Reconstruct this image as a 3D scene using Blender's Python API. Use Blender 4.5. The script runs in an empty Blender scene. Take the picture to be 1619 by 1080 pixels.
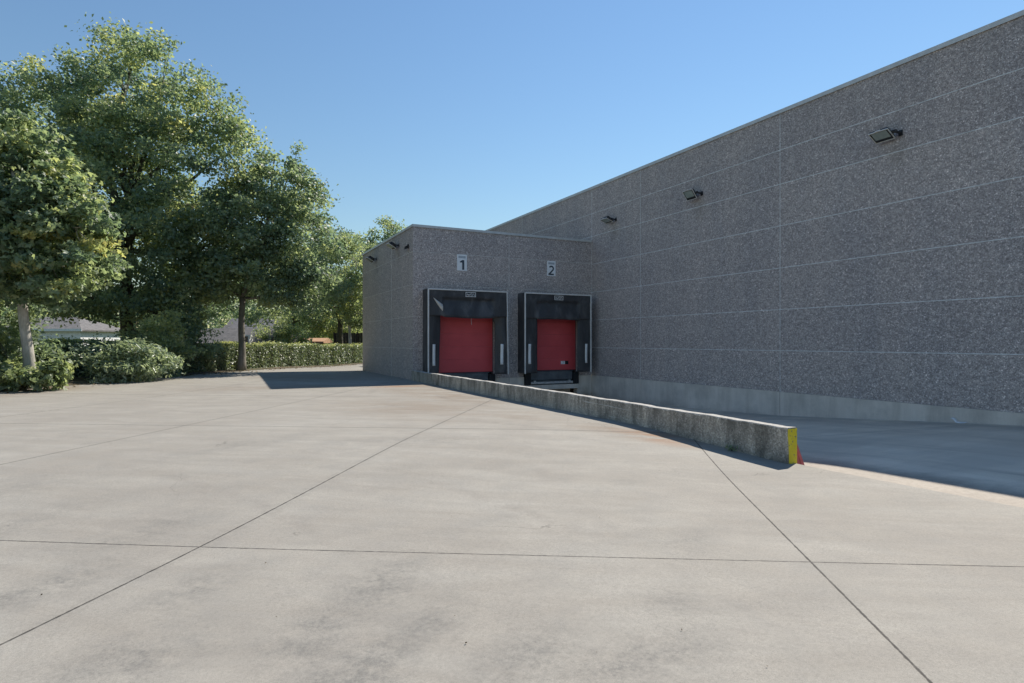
import bpy, bmesh, math, random
import numpy as np
from mathutils import Vector, Matrix

random.seed(7)
rng = np.random.default_rng(7)
S = bpy.context.scene
COL = S.collection
R = math.radians

# ------------------------------------------------------------------ camera, sky, sun, exposure
EYE = 1.45
YAW = R(26.62)
cam_d = bpy.data.cameras.new("camera")
cam = bpy.data.objects.new("camera", cam_d)
COL.objects.link(cam)
cam.location = (0, 0, EYE)
cam.rotation_euler = (R(90), 0, -YAW)
cam_d.sensor_fit = 'HORIZONTAL'
cam_d.sensor_width = 36.0
cam_d.lens = 36.0 * 940 / 1619
cam_d.clip_start = 0.05
cam_d.clip_end = 3000
S.camera = cam

SUN_DIR = Vector((5.1, 2.3, 5.82)).normalized()
ELEV = math.asin(SUN_DIR.z)
ROT = math.atan2(SUN_DIR.x, SUN_DIR.y)
world = bpy.data.worlds.new("World")
S.world = world
world.use_nodes = True
wnt = world.node_tree
wnt.nodes.clear()
sky = wnt.nodes.new('ShaderNodeTexSky')
sky.sky_type = 'NISHITA'
sky.sun_disc = False
sky.sun_elevation = ELEV
sky.sun_rotation = ROT
sky.altitude = 0
sky.air_density = 1.7
sky.dust_density = 0.0
sky.ozone_density = 7.5
bg = wnt.nodes.new('ShaderNodeBackground')
bg.inputs['Strength'].default_value = 0.083
wout = wnt.nodes.new('ShaderNodeOutputWorld')
wnt.links.new(sky.outputs[0], bg.inputs[0])
wnt.links.new(bg.outputs[0], wout.inputs[0])

sun_d = bpy.data.lights.new("sun", 'SUN')
sun_d.energy = 5.0
sun_d.angle = R(0.5)
sun_d.color = (1.0, 0.925, 0.82)
sun = bpy.data.objects.new("sun", sun_d)
COL.objects.link(sun)
sun.location = (20, 10, 30)
sun.rotation_euler = SUN_DIR.to_track_quat('Z', 'Y').to_euler()

S.view_settings.view_transform = 'Standard'
S.view_settings.look = 'None'
S.view_settings.gamma = 1
S.view_settings.use_curve_mapping = False
S.view_settings.exposure = 0.5
S.cycles.max_bounces = 14
S.cycles.diffuse_bounces = 9
S.cycles.transmission_bounces = 9


def W(x, d):
    """metres to the right of the view axis and metres ahead -> world x, y"""
    return (x * 0.894 + d * 0.448, -x * 0.448 + d * 0.894)


# ------------------------------------------------------------------ materials
class Mat:
    def __init__(self, name):
        self.m = bpy.data.materials.new(name)
        self.m.use_nodes = True
        self.nt = self.m.node_tree
        self.nt.nodes.clear()
        self.out = self.nt.nodes.new('ShaderNodeOutputMaterial')
        self._pos = None

    def n(self, t, **kw):
        nd = self.nt.nodes.new(t)
        for k, v in kw.items():
            setattr(nd, k, v)
        return nd

    def put(self, sock, v):
        if isinstance(v, bpy.types.NodeSocket):
            self.nt.links.new(v, sock)
        elif isinstance(v, (tuple, list)) and len(v) == 3 and sock.type == 'RGBA':
            sock.default_value = (*v, 1)
        else:
            sock.default_value = v

    def pos(self):
        if self._pos is None:
            self._pos = self.n('ShaderNodeNewGeometry').outputs['Position']
        return self._pos

    def objpos(self):
        return self.n('ShaderNodeTexCoord').outputs['Object']

    def scaled(self, v, s):
        m = self.n('ShaderNodeVectorMath', operation='MULTIPLY')
        self.put(m.inputs[0], v)
        m.inputs[1].default_value = s
        return m.outputs[0]

    def noise(self, scale, detail=4, rough=0.55, vec=None, dist=0.0):
        t = self.n('ShaderNodeTexNoise')
        self.put(t.inputs['Vector'], vec or self.pos())
        t.inputs['Scale'].default_value = scale
        t.inputs['Detail'].default_value = detail
        t.inputs['Roughness'].default_value = rough
        t.inputs['Distortion'].default_value = dist
        return t.outputs[0]

    def voro(self, scale, vec=None, out='Color'):
        t = self.n('ShaderNodeTexVoronoi')
        self.put(t.inputs['Vector'], vec or self.pos())
        t.inputs['Scale'].default_value = scale
        return t.outputs[out]

    def math(self, op, a, b=0.0, c=0.0, clamp=False):
        t = self.n('ShaderNodeMath', operation=op)
        t.use_clamp = clamp
        self.put(t.inputs[0], a)
        self.put(t.inputs[1], b)
        if len(t.inputs) > 2:
            self.put(t.inputs[2], c)
        return t.outputs[0]

    def rng(self, v, a, b, c=0.0, d=1.0):
        t = self.n('ShaderNodeMapRange')
        self.put(t.inputs[0], v)
        for i, x in enumerate((a, b, c, d)):
            t.inputs[i + 1].default_value = x
        return t.outputs[0]

    def ramp(self, v, stops, interp='LINEAR'):
        t = self.n('ShaderNodeValToRGB')
        t.color_ramp.interpolation = interp
        e = t.color_ramp.elements
        while len(e) < len(stops):
            e.new(0.5)
        for el, (p, c) in zip(e, stops):
            el.position = p
            el.color = (*c, 1) if len(c) == 3 else c
        self.put(t.inputs[0], v)
        return t.outputs[0]

    def mix(self, f, a, b, blend='MIX'):
        t = self.n('ShaderNodeMix', data_type='RGBA', blend_type=blend)
        self.put(t.inputs[0], f)
        self.put(t.inputs[6], a)
        self.put(t.inputs[7], b)
        return t.outputs[2]

    def sep(self, v):
        t = self.n('ShaderNodeSeparateXYZ')
        self.put(t.inputs[0], v)
        return t.outputs

    def bump(self, h, strength=0.3, dist=0.01):
        t = self.n('ShaderNodeBump')
        t.inputs['Strength'].default_value = strength
        t.inputs['Distance'].default_value = dist
        self.put(t.inputs['Height'], h)
        return t.outputs[0]

    def done(self, color, rough=0.8, normal=None, metallic=0.0, spec=0.5):
        b = self.n('ShaderNodeBsdfPrincipled')
        self.put(b.inputs['Base Color'], color)
        self.put(b.inputs['Roughness'], rough)
        self.put(b.inputs['Metallic'], metallic)
        b.inputs['Specular IOR Level'].default_value = spec
        if normal is not None:
            self.put(b.inputs['Normal'], normal)
        self.nt.links.new(b.outputs[0], self.out.inputs[0])
        self.bsdf = b
        return self.m


def plain(name, c, rough=0.6, metallic=0.0, var=0.12, scale=6.0, spec=0.5):
    m = Mat(name)
    f = m.noise(scale, 5, 0.6)
    lo = tuple(x * (1 - var) for x in c)
    hi = tuple(min(1, x * (1 + var)) for x in c)
    col = m.ramp(f, [(0.3, lo), (0.7, hi)])
    return m.done(col, rough, None, metallic, spec)


def line_mask(m, nx, ny, c, w):
    """a cut line in the ground, its edges a little chipped"""
    if not hasattr(m, 'chip'):
        m.chip = m.math('MULTIPLY', m.math('SUBTRACT', m.noise(16.0, 5, 0.7), 0.5), 0.016)
    d = m.n('ShaderNodeVectorMath', operation='DOT_PRODUCT')
    m.put(d.inputs[0], m.pos())
    d.inputs[1].default_value = (nx, ny, 0)
    v = m.math('ABSOLUTE', m.math('SUBTRACT', d.outputs['Value'], c))
    return m.rng(m.math('ADD', v, m.chip), w, w * 0.45)


def blob(m, x, y, rx, ry, ang=0.0):
    """soft elliptical patch, 1 in the middle"""
    mp = m.n('ShaderNodeMapping', vector_type='TEXTURE')
    m.put(mp.inputs[0], m.pos())
    mp.inputs['Location'].default_value = (x, y, 0)
    mp.inputs['Rotation'].default_value = (0, 0, ang)
    mp.inputs['Scale'].default_value = (rx, ry, 1e4)
    ln = m.n('ShaderNodeVectorMath', operation='LENGTH')
    m.put(ln.inputs[0], mp.outputs[0])
    return m.rng(ln.outputs['Value'], 1.0, 0.15)


def yard_material():
    m = Mat("worn_concrete")
    rot = m.n('ShaderNodeMapping')
    m.put(rot.inputs[0], m.pos())
    rot.inputs['Rotation'].default_value = (0, 0, R(34))
    rp = rot.outputs[0]
    big = m.noise(0.33, 6, 0.6, rp, 0.4)
    col = m.ramp(big, [(0.30, (0.283, 0.264, 0.233)), (0.52, (0.341, 0.325, 0.288)), (0.72, (0.376, 0.364, 0.329))])
    streak = m.noise(1.0, 6, 0.65, m.scaled(rp, (0.55, 2.4, 1)), 0.6)
    col = m.mix(m.rng(streak, 0.36, 0.66, 0.0, 0.6), m.mix(0.65, col, (0.223, 0.203, 0.174)), col)
    mid = m.noise(2.6, 7, 0.7, rp, 0.3)
    col = m.mix(m.rng(mid, 0.30, 0.58, 0.34, 0.0), col, (0.193, 0.191, 0.180))
    # dark worn patches in the foreground
    dk = m.noise(2.1, 8, 0.74, m.scaled(rp, (0.8, 1.5, 1)), 0.9)
    patch = None
    for (x, y, rx, ry, a, w) in ((0.95, 3.78, 0.8, 0.36, 0.95, 1.0), (0.5, 3.3, 0.6, 0.34, 0.9, 1.0), (0.6, 2.85, 0.75, 0.36, 0.6, 1.0), (-0.1, 4.25, 0.65, 0.32, 0.8, 0.8), (-0.95, 4.7, 0.85, 0.33, 0.7, 0.9),
                                 (-0.4, 3.4, 0.75, 0.42, 0.5, 0.9), (1.85, 2.3, 0.8, 0.38, 0.2, 0.9), (1.05, 3.15, 0.55, 0.28, 0.9, 0.8), (1.4, 2.6, 0.6, 0.3, 0.4, 0.8), (-0.5, 5.65, 0.9, 0.35, 0.6, 0.7),
                                 (-1.6, 6.2, 1.3, 0.5, 0.6, 0.55), (2.5, 2.8, 0.5, 0.3, 0.9, 0.6), (-2.4, 7.4, 1.6, 0.6, 0.4, 0.6), (2.6, 8.5, 1.8, 0.5, -0.3, 0.6), (0.4, 9.2, 1.9, 0.5, 0.5, 0.5), (3.4, 3.6, 0.6, 0.3, 0.5, 0.5)):
        b = m.math('MULTIPLY', blob(m, x, y, rx, ry, a), w)
        patch = b if patch is None else m.math('MAXIMUM', patch, b)
    gr = m.noise(34, 5, 0.8)
    gr2 = m.noise(8.5, 6, 0.75)
    f = m.math('MULTIPLY', patch, m.rng(m.math('ADD', m.math('MULTIPLY', dk, 0.55), m.math('MULTIPLY', gr2, 0.45)), 0.42, 0.58), clamp=True)
    f = m.math('MULTIPLY', f, m.rng(gr, 0.32, 0.62, 0.45, 1.25), clamp=True)
    col = m.mix(m.math('MULTIPLY', f, 0.85), col, (0.161, 0.156, 0.143))
    # brown run-off stains by the wall and the building
    br = m.noise(1.5, 8, 0.7, m.scaled(rp, (0.5, 1.9, 1)), 0.9)
    pb = None
    for (x, y, rx, ry, a, w) in ((5.6, 15.5, 1.4, 5.0, 0.1, 1.0), (6.2, 18.6, 1.2, 2.5, 0.3, 0.9), (6.0, 8.0, 0.8, 1.6, 0.25, 0.9), (4.0, 12.5, 2.2, 3.6, 0.4, 0.7),
                                 (2.8, 19.6, 4.2, 1.0, -0.1, 0.9), (3.3, 24.0, 3.0, 2.5, 0.0, 0.8), (5.4, 10.5, 1.2, 2.0, 0.2, 0.6), (-4.5, 21.2, 4.0, 1.4, 0.9, 0.7)):
        b = m.math('MULTIPLY', blob(m, x, y, rx, ry, a), w)
        pb = b if pb is None else m.math('MAXIMUM', pb, b)
    f = m.math('MULTIPLY', pb, m.rng(br, 0.36, 0.56), clamp=True)
    col = m.mix(m.math('MULTIPLY', f, 0.8), col, (0.195, 0.151, 0.110))
    rust = m.math('MULTIPLY', m.math('MAXIMUM', blob(m, 6.2, 7.25, 0.5, 1.1, 0.1), blob(m, 5.2, 18.75, 1.6, 0.5, 0.0)), m.rng(br, 0.40, 0.55), clamp=True)
    col = m.mix(m.math('MULTIPLY', rust, 0.75), col, (0.265, 0.140, 0.073))
    # faint tyre arcs swung round the end of the low wall, and hairline cracks
    arcs = None
    for (cx, cy, r_, w_, k_) in ((14.5, 14.0, 9.2, 0.16, 0.55), (14.5, 14.0, 10.9, 0.16, 0.55), (12.0, 20.5, 9.6, 0.14, 0.4), (12.0, 20.5, 11.3, 0.14, 0.4), (-9.0, 2.0, 10.2, 0.12, 0.4), (-9.0, 2.0, 11.9, 0.12, 0.4), (16.0, 2.0, 13.2, 0.12, 0.35)):
        dv = m.n('ShaderNodeVectorMath', operation='DISTANCE')
        fl_ = m.n('ShaderNodeVectorMath', operation='MULTIPLY')
        m.put(fl_.inputs[0], m.pos()); fl_.inputs[1].default_value = (1, 1, 0)
        m.put(dv.inputs[0], fl_.outputs[0]); dv.inputs[1].default_value = (cx, cy, 0)
        a_ = m.math('MULTIPLY', m.rng(m.math('ABSOLUTE', m.math('SUBTRACT', dv.outputs['Value'], r_)), w_, w_ * 0.3), k_)
        arcs = a_ if arcs is None else m.math('MAXIMUM', arcs, a_)
    rub = m.noise(5.0, 6, 0.75)
    rub2 = m.noise(0.5, 3, 0.6)
    arcs = m.math('MULTIPLY', m.math('MULTIPLY', arcs, m.rng(rub, 0.40, 0.62)), m.rng(rub2, 0.40, 0.60))
    col = m.mix(m.math('MULTIPLY', arcs, 0.7), col, (0.147, 0.132, 0.118))
    ce = m.n('ShaderNodeTexVoronoi', feature='DISTANCE_TO_EDGE')
    wv = m.n('ShaderNodeVectorMath', operation='ADD')
    nz = m.n('ShaderNodeTexNoise'); m.put(nz.inputs['Vector'], m.pos()); nz.inputs['Scale'].default_value = 1.6; nz.inputs['Detail'].default_value = 5
    m.put(wv.inputs[0], m.pos()); m.put(wv.inputs[1], nz.outputs['Color'])
    m.put(ce.inputs['Vector'], wv.outputs[0]); ce.inputs['Scale'].default_value = 0.32
    crack = m.math('MULTIPLY', m.rng(ce.outputs['Distance'], 0.0022, 0.0008), m.rng(rub2, 0.52, 0.58))
    col = m.mix(m.math('MULTIPLY', crack, 0.5), col, (0.096, 0.088, 0.077))
    mo = m.noise(13, 7, 0.78, m.scaled(rp, (0.8, 1.25, 1)), 0.4)
    area = m.noise(0.7, 4, 0.6)
    col = m.mix(m.math('MULTIPLY', m.rng(mo, 0.50, 0.68), m.rng(area, 0.40, 0.62, 0.06, 0.34)), col, (0.20, 0.185, 0.168))
    # cut joints
    ln = None
    for (nx, ny, c, w) in ((0.8007, -0.5991, -3.113, 0.0105), (0.8255, -0.5644, 1.542, 0.0105), (0.8353, -0.5498, -6.805, 0.012), (0.4953, 0.8687, 4.352, 0.009),
                           (0.5156, 0.8568, 9.80, 0.015), (0.5156, 0.8568, 15.3, 0.018), (0.84, -0.5426, -11.0, 0.012)):
        l = line_mask(m, nx, ny, c, w)
        ln = l if ln is None else m.math('MAXIMUM', ln, l)
    wob = m.noise(9.0, 5, 0.7)
    halo = line_mask(m, 0.8007, -0.5991, -3.113, 0.10)
    col = m.mix(m.math('MULTIPLY', halo, m.rng(wob, 0.4, 0.75, 0.0, 0.35)), col, (0.162, 0.151, 0.136))
    col = m.mix(m.math('MULTIPLY', ln, m.rng(wob, 0.25, 0.5, 0.55, 0.95)), col, (0.040, 0.037, 0.033))
    # fine sand grain, pores and dark grit
    fine = m.noise(210, 3, 0.7)
    col = m.mix(1.0, col, m.ramp(fine, [(0.25, (0.66, 0.66, 0.66)), (0.5, (1.0, 1.0, 1.0)), (0.75, (1.22, 1.22, 1.22))]), 'MULTIPLY')
    fine2 = m.noise(48, 4, 0.75)
    col = m.mix(1.0, col, m.ramp(fine2, [(0.28, (0.84, 0.84, 0.84)), (0.5, (1, 1, 1)), (0.72, (1.1, 1.1, 1.1))]), 'MULTIPLY')
    pore = m.voro(26, out='Distance')
    pmask = m.math('MULTIPLY', m.rng(pore, 0.075, 0.03), m.rng(m.noise(3.1, 2), 0.56, 0.62))
    col = m.mix(m.math('MULTIPLY', pmask, 0.75), col, (0.10, 0.095, 0.09))
    h = m.math('ADD', m.math('MULTIPLY', fine, 0.5), m.math('MULTIPLY', mid, 1.0))
    h = m.math('SUBTRACT', h, m.math('MULTIPLY', ln, 2.0))
    return m.done(col, 0.86, m.bump(h, 0.25, 0.006), spec=0.35)


def ramp_material():
    m = Mat("ramp_concrete")
    st = m.noise(1.0, 7, 0.65, m.scaled(m.pos(), (1.3, 0.35, 1)), 0.5)
    col = m.ramp(st, [(0.28, (0.50, 0.42, 0.335)), (0.5, (0.73, 0.62, 0.49)), (0.68, (0.82, 0.71, 0.575))])
    band = m.noise(0.8, 5, 0.6, m.scaled(m.pos(), (0.25, 1.0, 1)), 0.6)
    col = m.mix(m.rng(band, 0.42, 0.62, 0.45, 0.0), col, (0.44, 0.385, 0.32))
    # darker towards the hall wall, broken up by noise
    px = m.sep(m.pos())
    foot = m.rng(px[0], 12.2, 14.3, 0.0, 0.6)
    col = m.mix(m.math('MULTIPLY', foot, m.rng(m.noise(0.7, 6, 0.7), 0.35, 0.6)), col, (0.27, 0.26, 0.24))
    grit = m.math('ADD', px[0], m.math('MULTIPLY', m.noise(1.4, 6, 0.7), 1.1))  # grainy edge strip, its colour also darkened to tone down the sunlit part
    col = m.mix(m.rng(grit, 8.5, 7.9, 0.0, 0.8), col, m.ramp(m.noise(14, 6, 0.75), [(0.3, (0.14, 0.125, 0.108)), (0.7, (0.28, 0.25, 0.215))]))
    fine = m.noise(160, 3, 0.7)
    col = m.mix(1.0, col, m.ramp(fine, [(0.25, (0.72, 0.72, 0.72)), (0.5, (1, 1, 1)), (0.75, (1.2, 1.2, 1.2))]), 'MULTIPLY')
    ln = line_mask(m, 0, 1, 14.2, 0.015)
    ln = m.math('MAXIMUM', ln, line_mask(m, 0.2, 0.98, 9.6, 0.012))
    col = m.mix(m.math('MULTIPLY', ln, 0.7), col, (0.06, 0.06, 0.06))
    return m.done(col, 0.8, m.bump(m.math('ADD', fine, st), 0.25, 0.005), spec=0.4)


def aggregate_material(name):
    m = Mat(name)
    cell = m.sep(m.voro(52))[0]
    col = m.ramp(cell, [(0.0, (0.271, 0.233, 0.222)), (0.30, (0.362, 0.317, 0.304)), (0.70, (0.454, 0.401, 0.383)),
                        (0.92, (0.564, 0.502, 0.480)), (0.985, (0.851, 0.774, 0.745))])
    cell2 = m.sep(m.voro(24))[1]
    col = m.mix(1.0, col, m.ramp(cell2, [(0.0, (0.76, 0.765, 0.78)), (0.5, (0.955, 0.965, 0.98)), (0.9, (1.14, 1.14, 1.14)), (1.0, (1.28, 1.28, 1.28))]), 'MULTIPLY')
    p = m.sep(m.pos())
    # every cast panel has its own tone
    cx = m.math('FLOOR', m.math('DIVIDE', m.math('SUBTRACT', p[1], 5.6), 6.3))
    cz = m.math('FLOOR', m.math('DIVIDE', m.math('SUBTRACT', p[2], -0.01), 1.2))
    wn = m.n('ShaderNodeTexWhiteNoise', noise_dimensions='2D')
    cmb = m.n('ShaderNodeCombineXYZ'); m.put(cmb.inputs[0], cx); m.put(cmb.inputs[1], cz)
    m.put(wn.inputs['Vector'], cmb.outputs[0])
    col = m.mix(1.0, col, m.ramp(wn.outputs['Value'], [(0.0, (0.93, 0.935, 0.945)), (1.0, (1.05, 1.045, 1.035))]), 'MULTIPLY')
    dirt = m.noise(1.0, 6, 0.62, m.scaled(m.pos(), (0.9, 0.9, 0.22)), 0.3)
    col = m.mix(1.0, col, m.ramp(dirt, [(0.3, (0.90, 0.92, 0.95)), (0.5, (1, 1, 1)), (0.7, (1.07, 1.06, 1.05))]), 'MULTIPLY')
    runs = m.noise(1.0, 6, 0.7, m.scaled(m.pos(), (2.6, 2.6, 0.12)), 0.1)
    below = m.math('MAXIMUM', m.math('MULTIPLY', m.rng(p[2], 6.2, 8.0), m.rng(p[0], 14.4, 14.5)), m.math('MULTIPLY', m.rng(p[2], 4.6, 5.75), m.rng(p[0], 14.6, 14.5)))
    col = m.mix(m.math('MULTIPLY', m.math('MULTIPLY', below, m.rng(runs, 0.44, 0.66)), 0.2), col, (0.17, 0.165, 0.165))
    lime = m.noise(1.0, 5, 0.7, m.scaled(m.pos(), (6.0, 6.0, 0.2)), 0.1)
    col = m.mix(m.math('MULTIPLY', m.rng(lime, 0.60, 0.74), 0.25), col, (0.56, 0.55, 0.53))
    lamp = None
    for y in (8.6, 15.05, 19.85, 23.4, 27.05):
        z0 = 5.9 if y < 20 else 4.85
        mp = m.n('ShaderNodeMapping', vector_type='TEXTURE')
        m.put(mp.inputs[0], m.pos())
        mp.inputs['Location'].default_value = (10, y, z0)
        mp.inputs['Scale'].default_value = (1e4, 0.30, 0.55)
        ln = m.n('ShaderNodeVectorMath', operation='LENGTH')
        m.put(ln.inputs[0], mp.outputs[0])
        b = m.rng(ln.outputs['Value'], 1.0, 0.1)
        lamp = b if lamp is None else m.math('MAXIMUM', lamp, b)
    col = m.mix(m.math('MULTIPLY', lamp, 0.3), col, (0.19, 0.165, 0.13))
    h = m.voro(52, out='Distance')
    return m.done(col, 0.75, m.bump(h, 0.3, 0.008), spec=0.4)


def plinth_material():
    m = Mat("cast_concrete")
    st = m.noise(1.0, 7, 0.65, m.scaled(m.pos(), (2.4, 2.4, 0.3)), 0.4)
    col = m.ramp(st, [(0.28, (0.54, 0.49, 0.435)), (0.5, (0.68, 0.62, 0.555)), (0.72, (0.76, 0.70, 0.635))])
    cl = m.noise(0.9, 6, 0.65)
    col = m.mix(m.rng(cl, 0.34, 0.55, 0.5, 0.0), col, (0.34, 0.32, 0.295))
    z = m.sep(m.pos())[2]
    low = m.math('ADD', z, m.math('MULTIPLY', m.noise(2.2, 6, 0.7), 0.55))
    col = m.mix(m.rng(low, -0.38, -0.78, 0.0, 0.42), col, (0.17, 0.16, 0.14))
    corner = blob(m, 14.3, 21.5, 0.5, 0.6)
    col = m.mix(m.math('MULTIPLY', corner, m.rng(low, -0.15, -0.6, 0.0, 0.7)), col, (0.20, 0.14, 0.085))
    fine = m.noise(120, 3, 0.7)
    col = m.mix(1.0, col, m.ramp(fine, [(0.3, (0.86, 0.86, 0.86)), (0.7, (1.1, 1.1, 1.1))]), 'MULTIPLY')
    return m.done(col, 0.85, m.bump(m.math('ADD', fine, st), 0.2, 0.004), spec=0.3)


def low_wall_material():
    m = Mat("weathered_concrete")
    cell = m.sep(m.voro(55))[0]
    col = m.ramp(cell, [(0.0, (0.26, 0.24, 0.215)), (0.5, (0.37, 0.345, 0.305)), (0.9, (0.47, 0.44, 0.395)), (1.0, (0.62, 0.59, 0.53))])
    p = m.noise(1.0, 7, 0.7, m.scaled(m.pos(), (3.0, 3.0, 0.9)), 0.6)
    col = m.mix(1.0, col, m.ramp(p, [(0.34, (0.42, 0.43, 0.42)), (0.5, (0.92, 0.92, 0.91)), (0.66, (1.4, 1.36, 1.3))]), 'MULTIPLY')
    run = m.noise(1.0, 6, 0.7, m.scaled(m.pos(), (5.0, 7.0, 0.5)), 0.2)
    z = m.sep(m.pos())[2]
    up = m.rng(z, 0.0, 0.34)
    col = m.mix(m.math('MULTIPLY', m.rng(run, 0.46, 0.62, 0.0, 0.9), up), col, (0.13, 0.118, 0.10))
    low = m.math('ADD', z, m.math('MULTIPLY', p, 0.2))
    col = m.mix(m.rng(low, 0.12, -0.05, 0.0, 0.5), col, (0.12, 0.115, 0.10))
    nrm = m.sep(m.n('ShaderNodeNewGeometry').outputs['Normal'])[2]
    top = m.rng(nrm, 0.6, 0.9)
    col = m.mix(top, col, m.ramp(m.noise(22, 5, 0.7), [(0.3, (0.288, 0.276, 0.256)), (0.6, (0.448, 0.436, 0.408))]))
    h = m.math('ADD', m.voro(55, out='Distance'), p)
    return m.done(col, 0.88, m.bump(h, 0.5, 0.01), spec=0.3)


def leaf_material(name, stops, trans=0.34, rough=0.46):
    m = Mat(name)
    a = m.n('ShaderNodeAttribute', attribute_name='tint')
    col = m.ramp(a.outputs['Fac'], stops)
    b = m.n('ShaderNodeBsdfPrincipled')
    m.put(b.inputs['Base Color'], col)
    b.inputs['Roughness'].default_value = rough
    b.inputs['Specular IOR Level'].default_value = 0.6
    t = m.n('ShaderNodeBsdfTranslucent')
    tc = m.mix(1.0, col, (1.7, 1.68, 1.15), 'MULTIPLY')
    m.put(t.inputs['Color'], tc)
    mx = m.n('ShaderNodeMixShader')
    mx.inputs[0].default_value = min(0.52, trans + 0.1)
    m.nt.links.new(b.outputs[0], mx.inputs[1])
    m.nt.links.new(t.outputs[0], mx.inputs[2])
    m.nt.links.new(mx.outputs[0], m.out.inputs[0])
    return m.m


def bark_material(name, lo, hi):
    m = Mat(name)
    v = m.noise(1.0, 7, 0.7, m.scaled(m.pos(), (14, 14, 4)), 0.5)
    p = m.noise(1.6, 5, 0.6)
    col = m.mix(m.rng(p, 0.4, 0.62, 0.0, 0.4), m.ramp(v, [(0.3, lo), (0.7, hi)]), (0.13, 0.14, 0.09))
    return m.done(col, 0.9, m.bump(v, 0.7, 0.03), spec=0.2)


def soil_material():
    m = Mat("leafy_soil")
    a = m.noise(3.0, 8, 0.75)
    col = m.ramp(a, [(0.3, (0.055, 0.048, 0.034)), (0.5, (0.12, 0.10, 0.075)), (0.7, (0.24, 0.205, 0.16))])
    g = m.noise(0.5, 6, 0.6)
    col = m.mix(m.rng(g, 0.48, 0.62, 0.0, 0.7), col, (0.06, 0.085, 0.03))
    return m.done(col, 0.95, m.bump(a, 0.8, 0.05), spec=0.1)


def grass_material():
    m = Mat("meadow_grass")
    a = m.noise(2.0, 8, 0.75)
    col = m.ramp(a, [(0.3, (0.05, 0.075, 0.025)), (0.7, (0.11, 0.13, 0.05))])
    return m.done(col, 0.95, m.bump(a, 0.8, 0.05), spec=0.1)


def tile_material(name, lo, hi, sc=5.0):
    m = Mat(name)
    wv = m.n('ShaderNodeTexBrick')
    m.put(wv.inputs['Vector'], m.pos())
    v = m.noise(sc, 6, 0.7)
    b = m.sep(m.voro(sc))[0]
    col = m.mix(0.5, m.ramp(v, [(0.3, lo), (0.7, hi)]), m.ramp(b, [(0.0, lo), (1.0, hi)]))
    m.nt.nodes.remove(wv)
    return m.done(col, 0.85, m.bump(v, 0.5, 0.02), spec=0.2)


def fabric_material():
    m = Mat("black_shelter_fabric")
    d = m.noise(1.0, 6, 0.65, m.scaled(m.pos(), (2.0, 2.0, 0.9)), 0.5)
    col = m.ramp(d, [(0.3, (0.030, 0.030, 0.034)), (0.55, (0.052, 0.053, 0.058)), (0.78, (0.13, 0.13, 0.135))])
    w = m.noise(3.5, 4, 0.5, m.scaled(m.pos(), (1, 1, 0.5)))
    return m.done(col, 0.55, m.bump(w, 0.35, 0.05), spec=0.5)


M = {}
M['yard'] = yard_material()
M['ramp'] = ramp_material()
M['agg'] = aggregate_material("exposed_aggregate")
M['plinth'] = plinth_material()
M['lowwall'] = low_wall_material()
M['sealant'] = plain("grey_sealant", (0.62, 0.63, 0.64), 0.7, var=0.3, scale=9)
M['sealant_thin'] = plain("grey_mortar", (0.60, 0.59, 0.575), 0.7, var=0.4, scale=5)
M['coping'] = plain("zinc_coping", (0.55, 0.56, 0.56), 0.45, 0.15)
M['roof'] = plain("roof_membrane", (0.12, 0.12, 0.125), 0.9)
M['dark'] = plain("unlit_interior", (0.02, 0.02, 0.022), 0.9)
M['fabric'] = fabric_material()
M['white_trim'] = plain("pale_piping", (0.68, 0.67, 0.66), 0.6, var=0.15, scale=4)
M['stripe'] = plain("white_guide_paint", (0.80, 0.81, 0.82), 0.5, var=0.1)
M['sheen_scrape'] = plain("pale_sheen_and_scrape", (0.52, 0.51, 0.49), 0.6, var=0.2, scale=10)  # cloth sheen painted as a pale colour; also used for the scrape mark
M['rubber'] = plain("black_rubber", (0.013, 0.014, 0.018), 0.7, var=0.3)
M['steel'] = plain("slate_painted_steel", (0.115, 0.13, 0.145), 0.45, 0.2, var=0.3, scale=3)
M['galv'] = plain("galvanised_steel", (0.55, 0.56, 0.57), 0.4, 0.5, var=0.3, scale=14)
M['guide'] = plain("door_guide_rail", (0.16, 0.165, 0.17), 0.5, 0.3)
M['signwhite'] = plain("white_sign_sheet", (0.80, 0.82, 0.85), 0.4, var=0.06)
M['signgrey'] = plain("faded_sign_print", (0.40, 0.44, 0.49), 0.5, var=0.15, scale=30)
M['signblue'] = plain("dark_slate_print", (0.045, 0.062, 0.085), 0.5)
M['yellow'] = None
M['black_metal'] = plain("black_lamp_housing", (0.02, 0.021, 0.024), 0.45, 0.0, var=0.2)
M['lamp_rim'] = plain("pale_lamp_rim", (0.62, 0.60, 0.57), 0.5)
M['pinkred'] = plain("faded_red_paint", (0.50, 0.115, 0.13), 0.6, var=0.25, scale=12)
M['bark_pale'] = bark_material("pale_bark", (0.36, 0.335, 0.30), (0.60, 0.57, 0.52))
M['bark_grey'] = bark_material("grey_bark", (0.12, 0.105, 0.09), (0.28, 0.25, 0.22))
M['bark_dark'] = bark_material("dark_bark", (0.045, 0.038, 0.03), (0.11, 0.095, 0.08))
M['soil'] = soil_material()
M['grass'] = grass_material()
M['render_white'] = plain("white_render", (0.74, 0.74, 0.74), 0.8)
M['slate'] = tile_material("grey_roof_tile", (0.10, 0.098, 0.10), (0.21, 0.20, 0.195))
M['lilac'] = tile_material("blue_grey_slate", (0.13, 0.13, 0.155), (0.22, 0.22, 0.255))
M['redtile'] = tile_material("red_roof_tile", (0.42, 0.16, 0.12), (0.58, 0.27, 0.20))
M['orangetile'] = tile_material("orange_roof_tile", (0.36, 0.20, 0.12), (0.50, 0.32, 0.20))
M['brownwood'] = plain("brown_timber", (0.05, 0.038, 0.03), 0.85, var=0.4)
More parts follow.
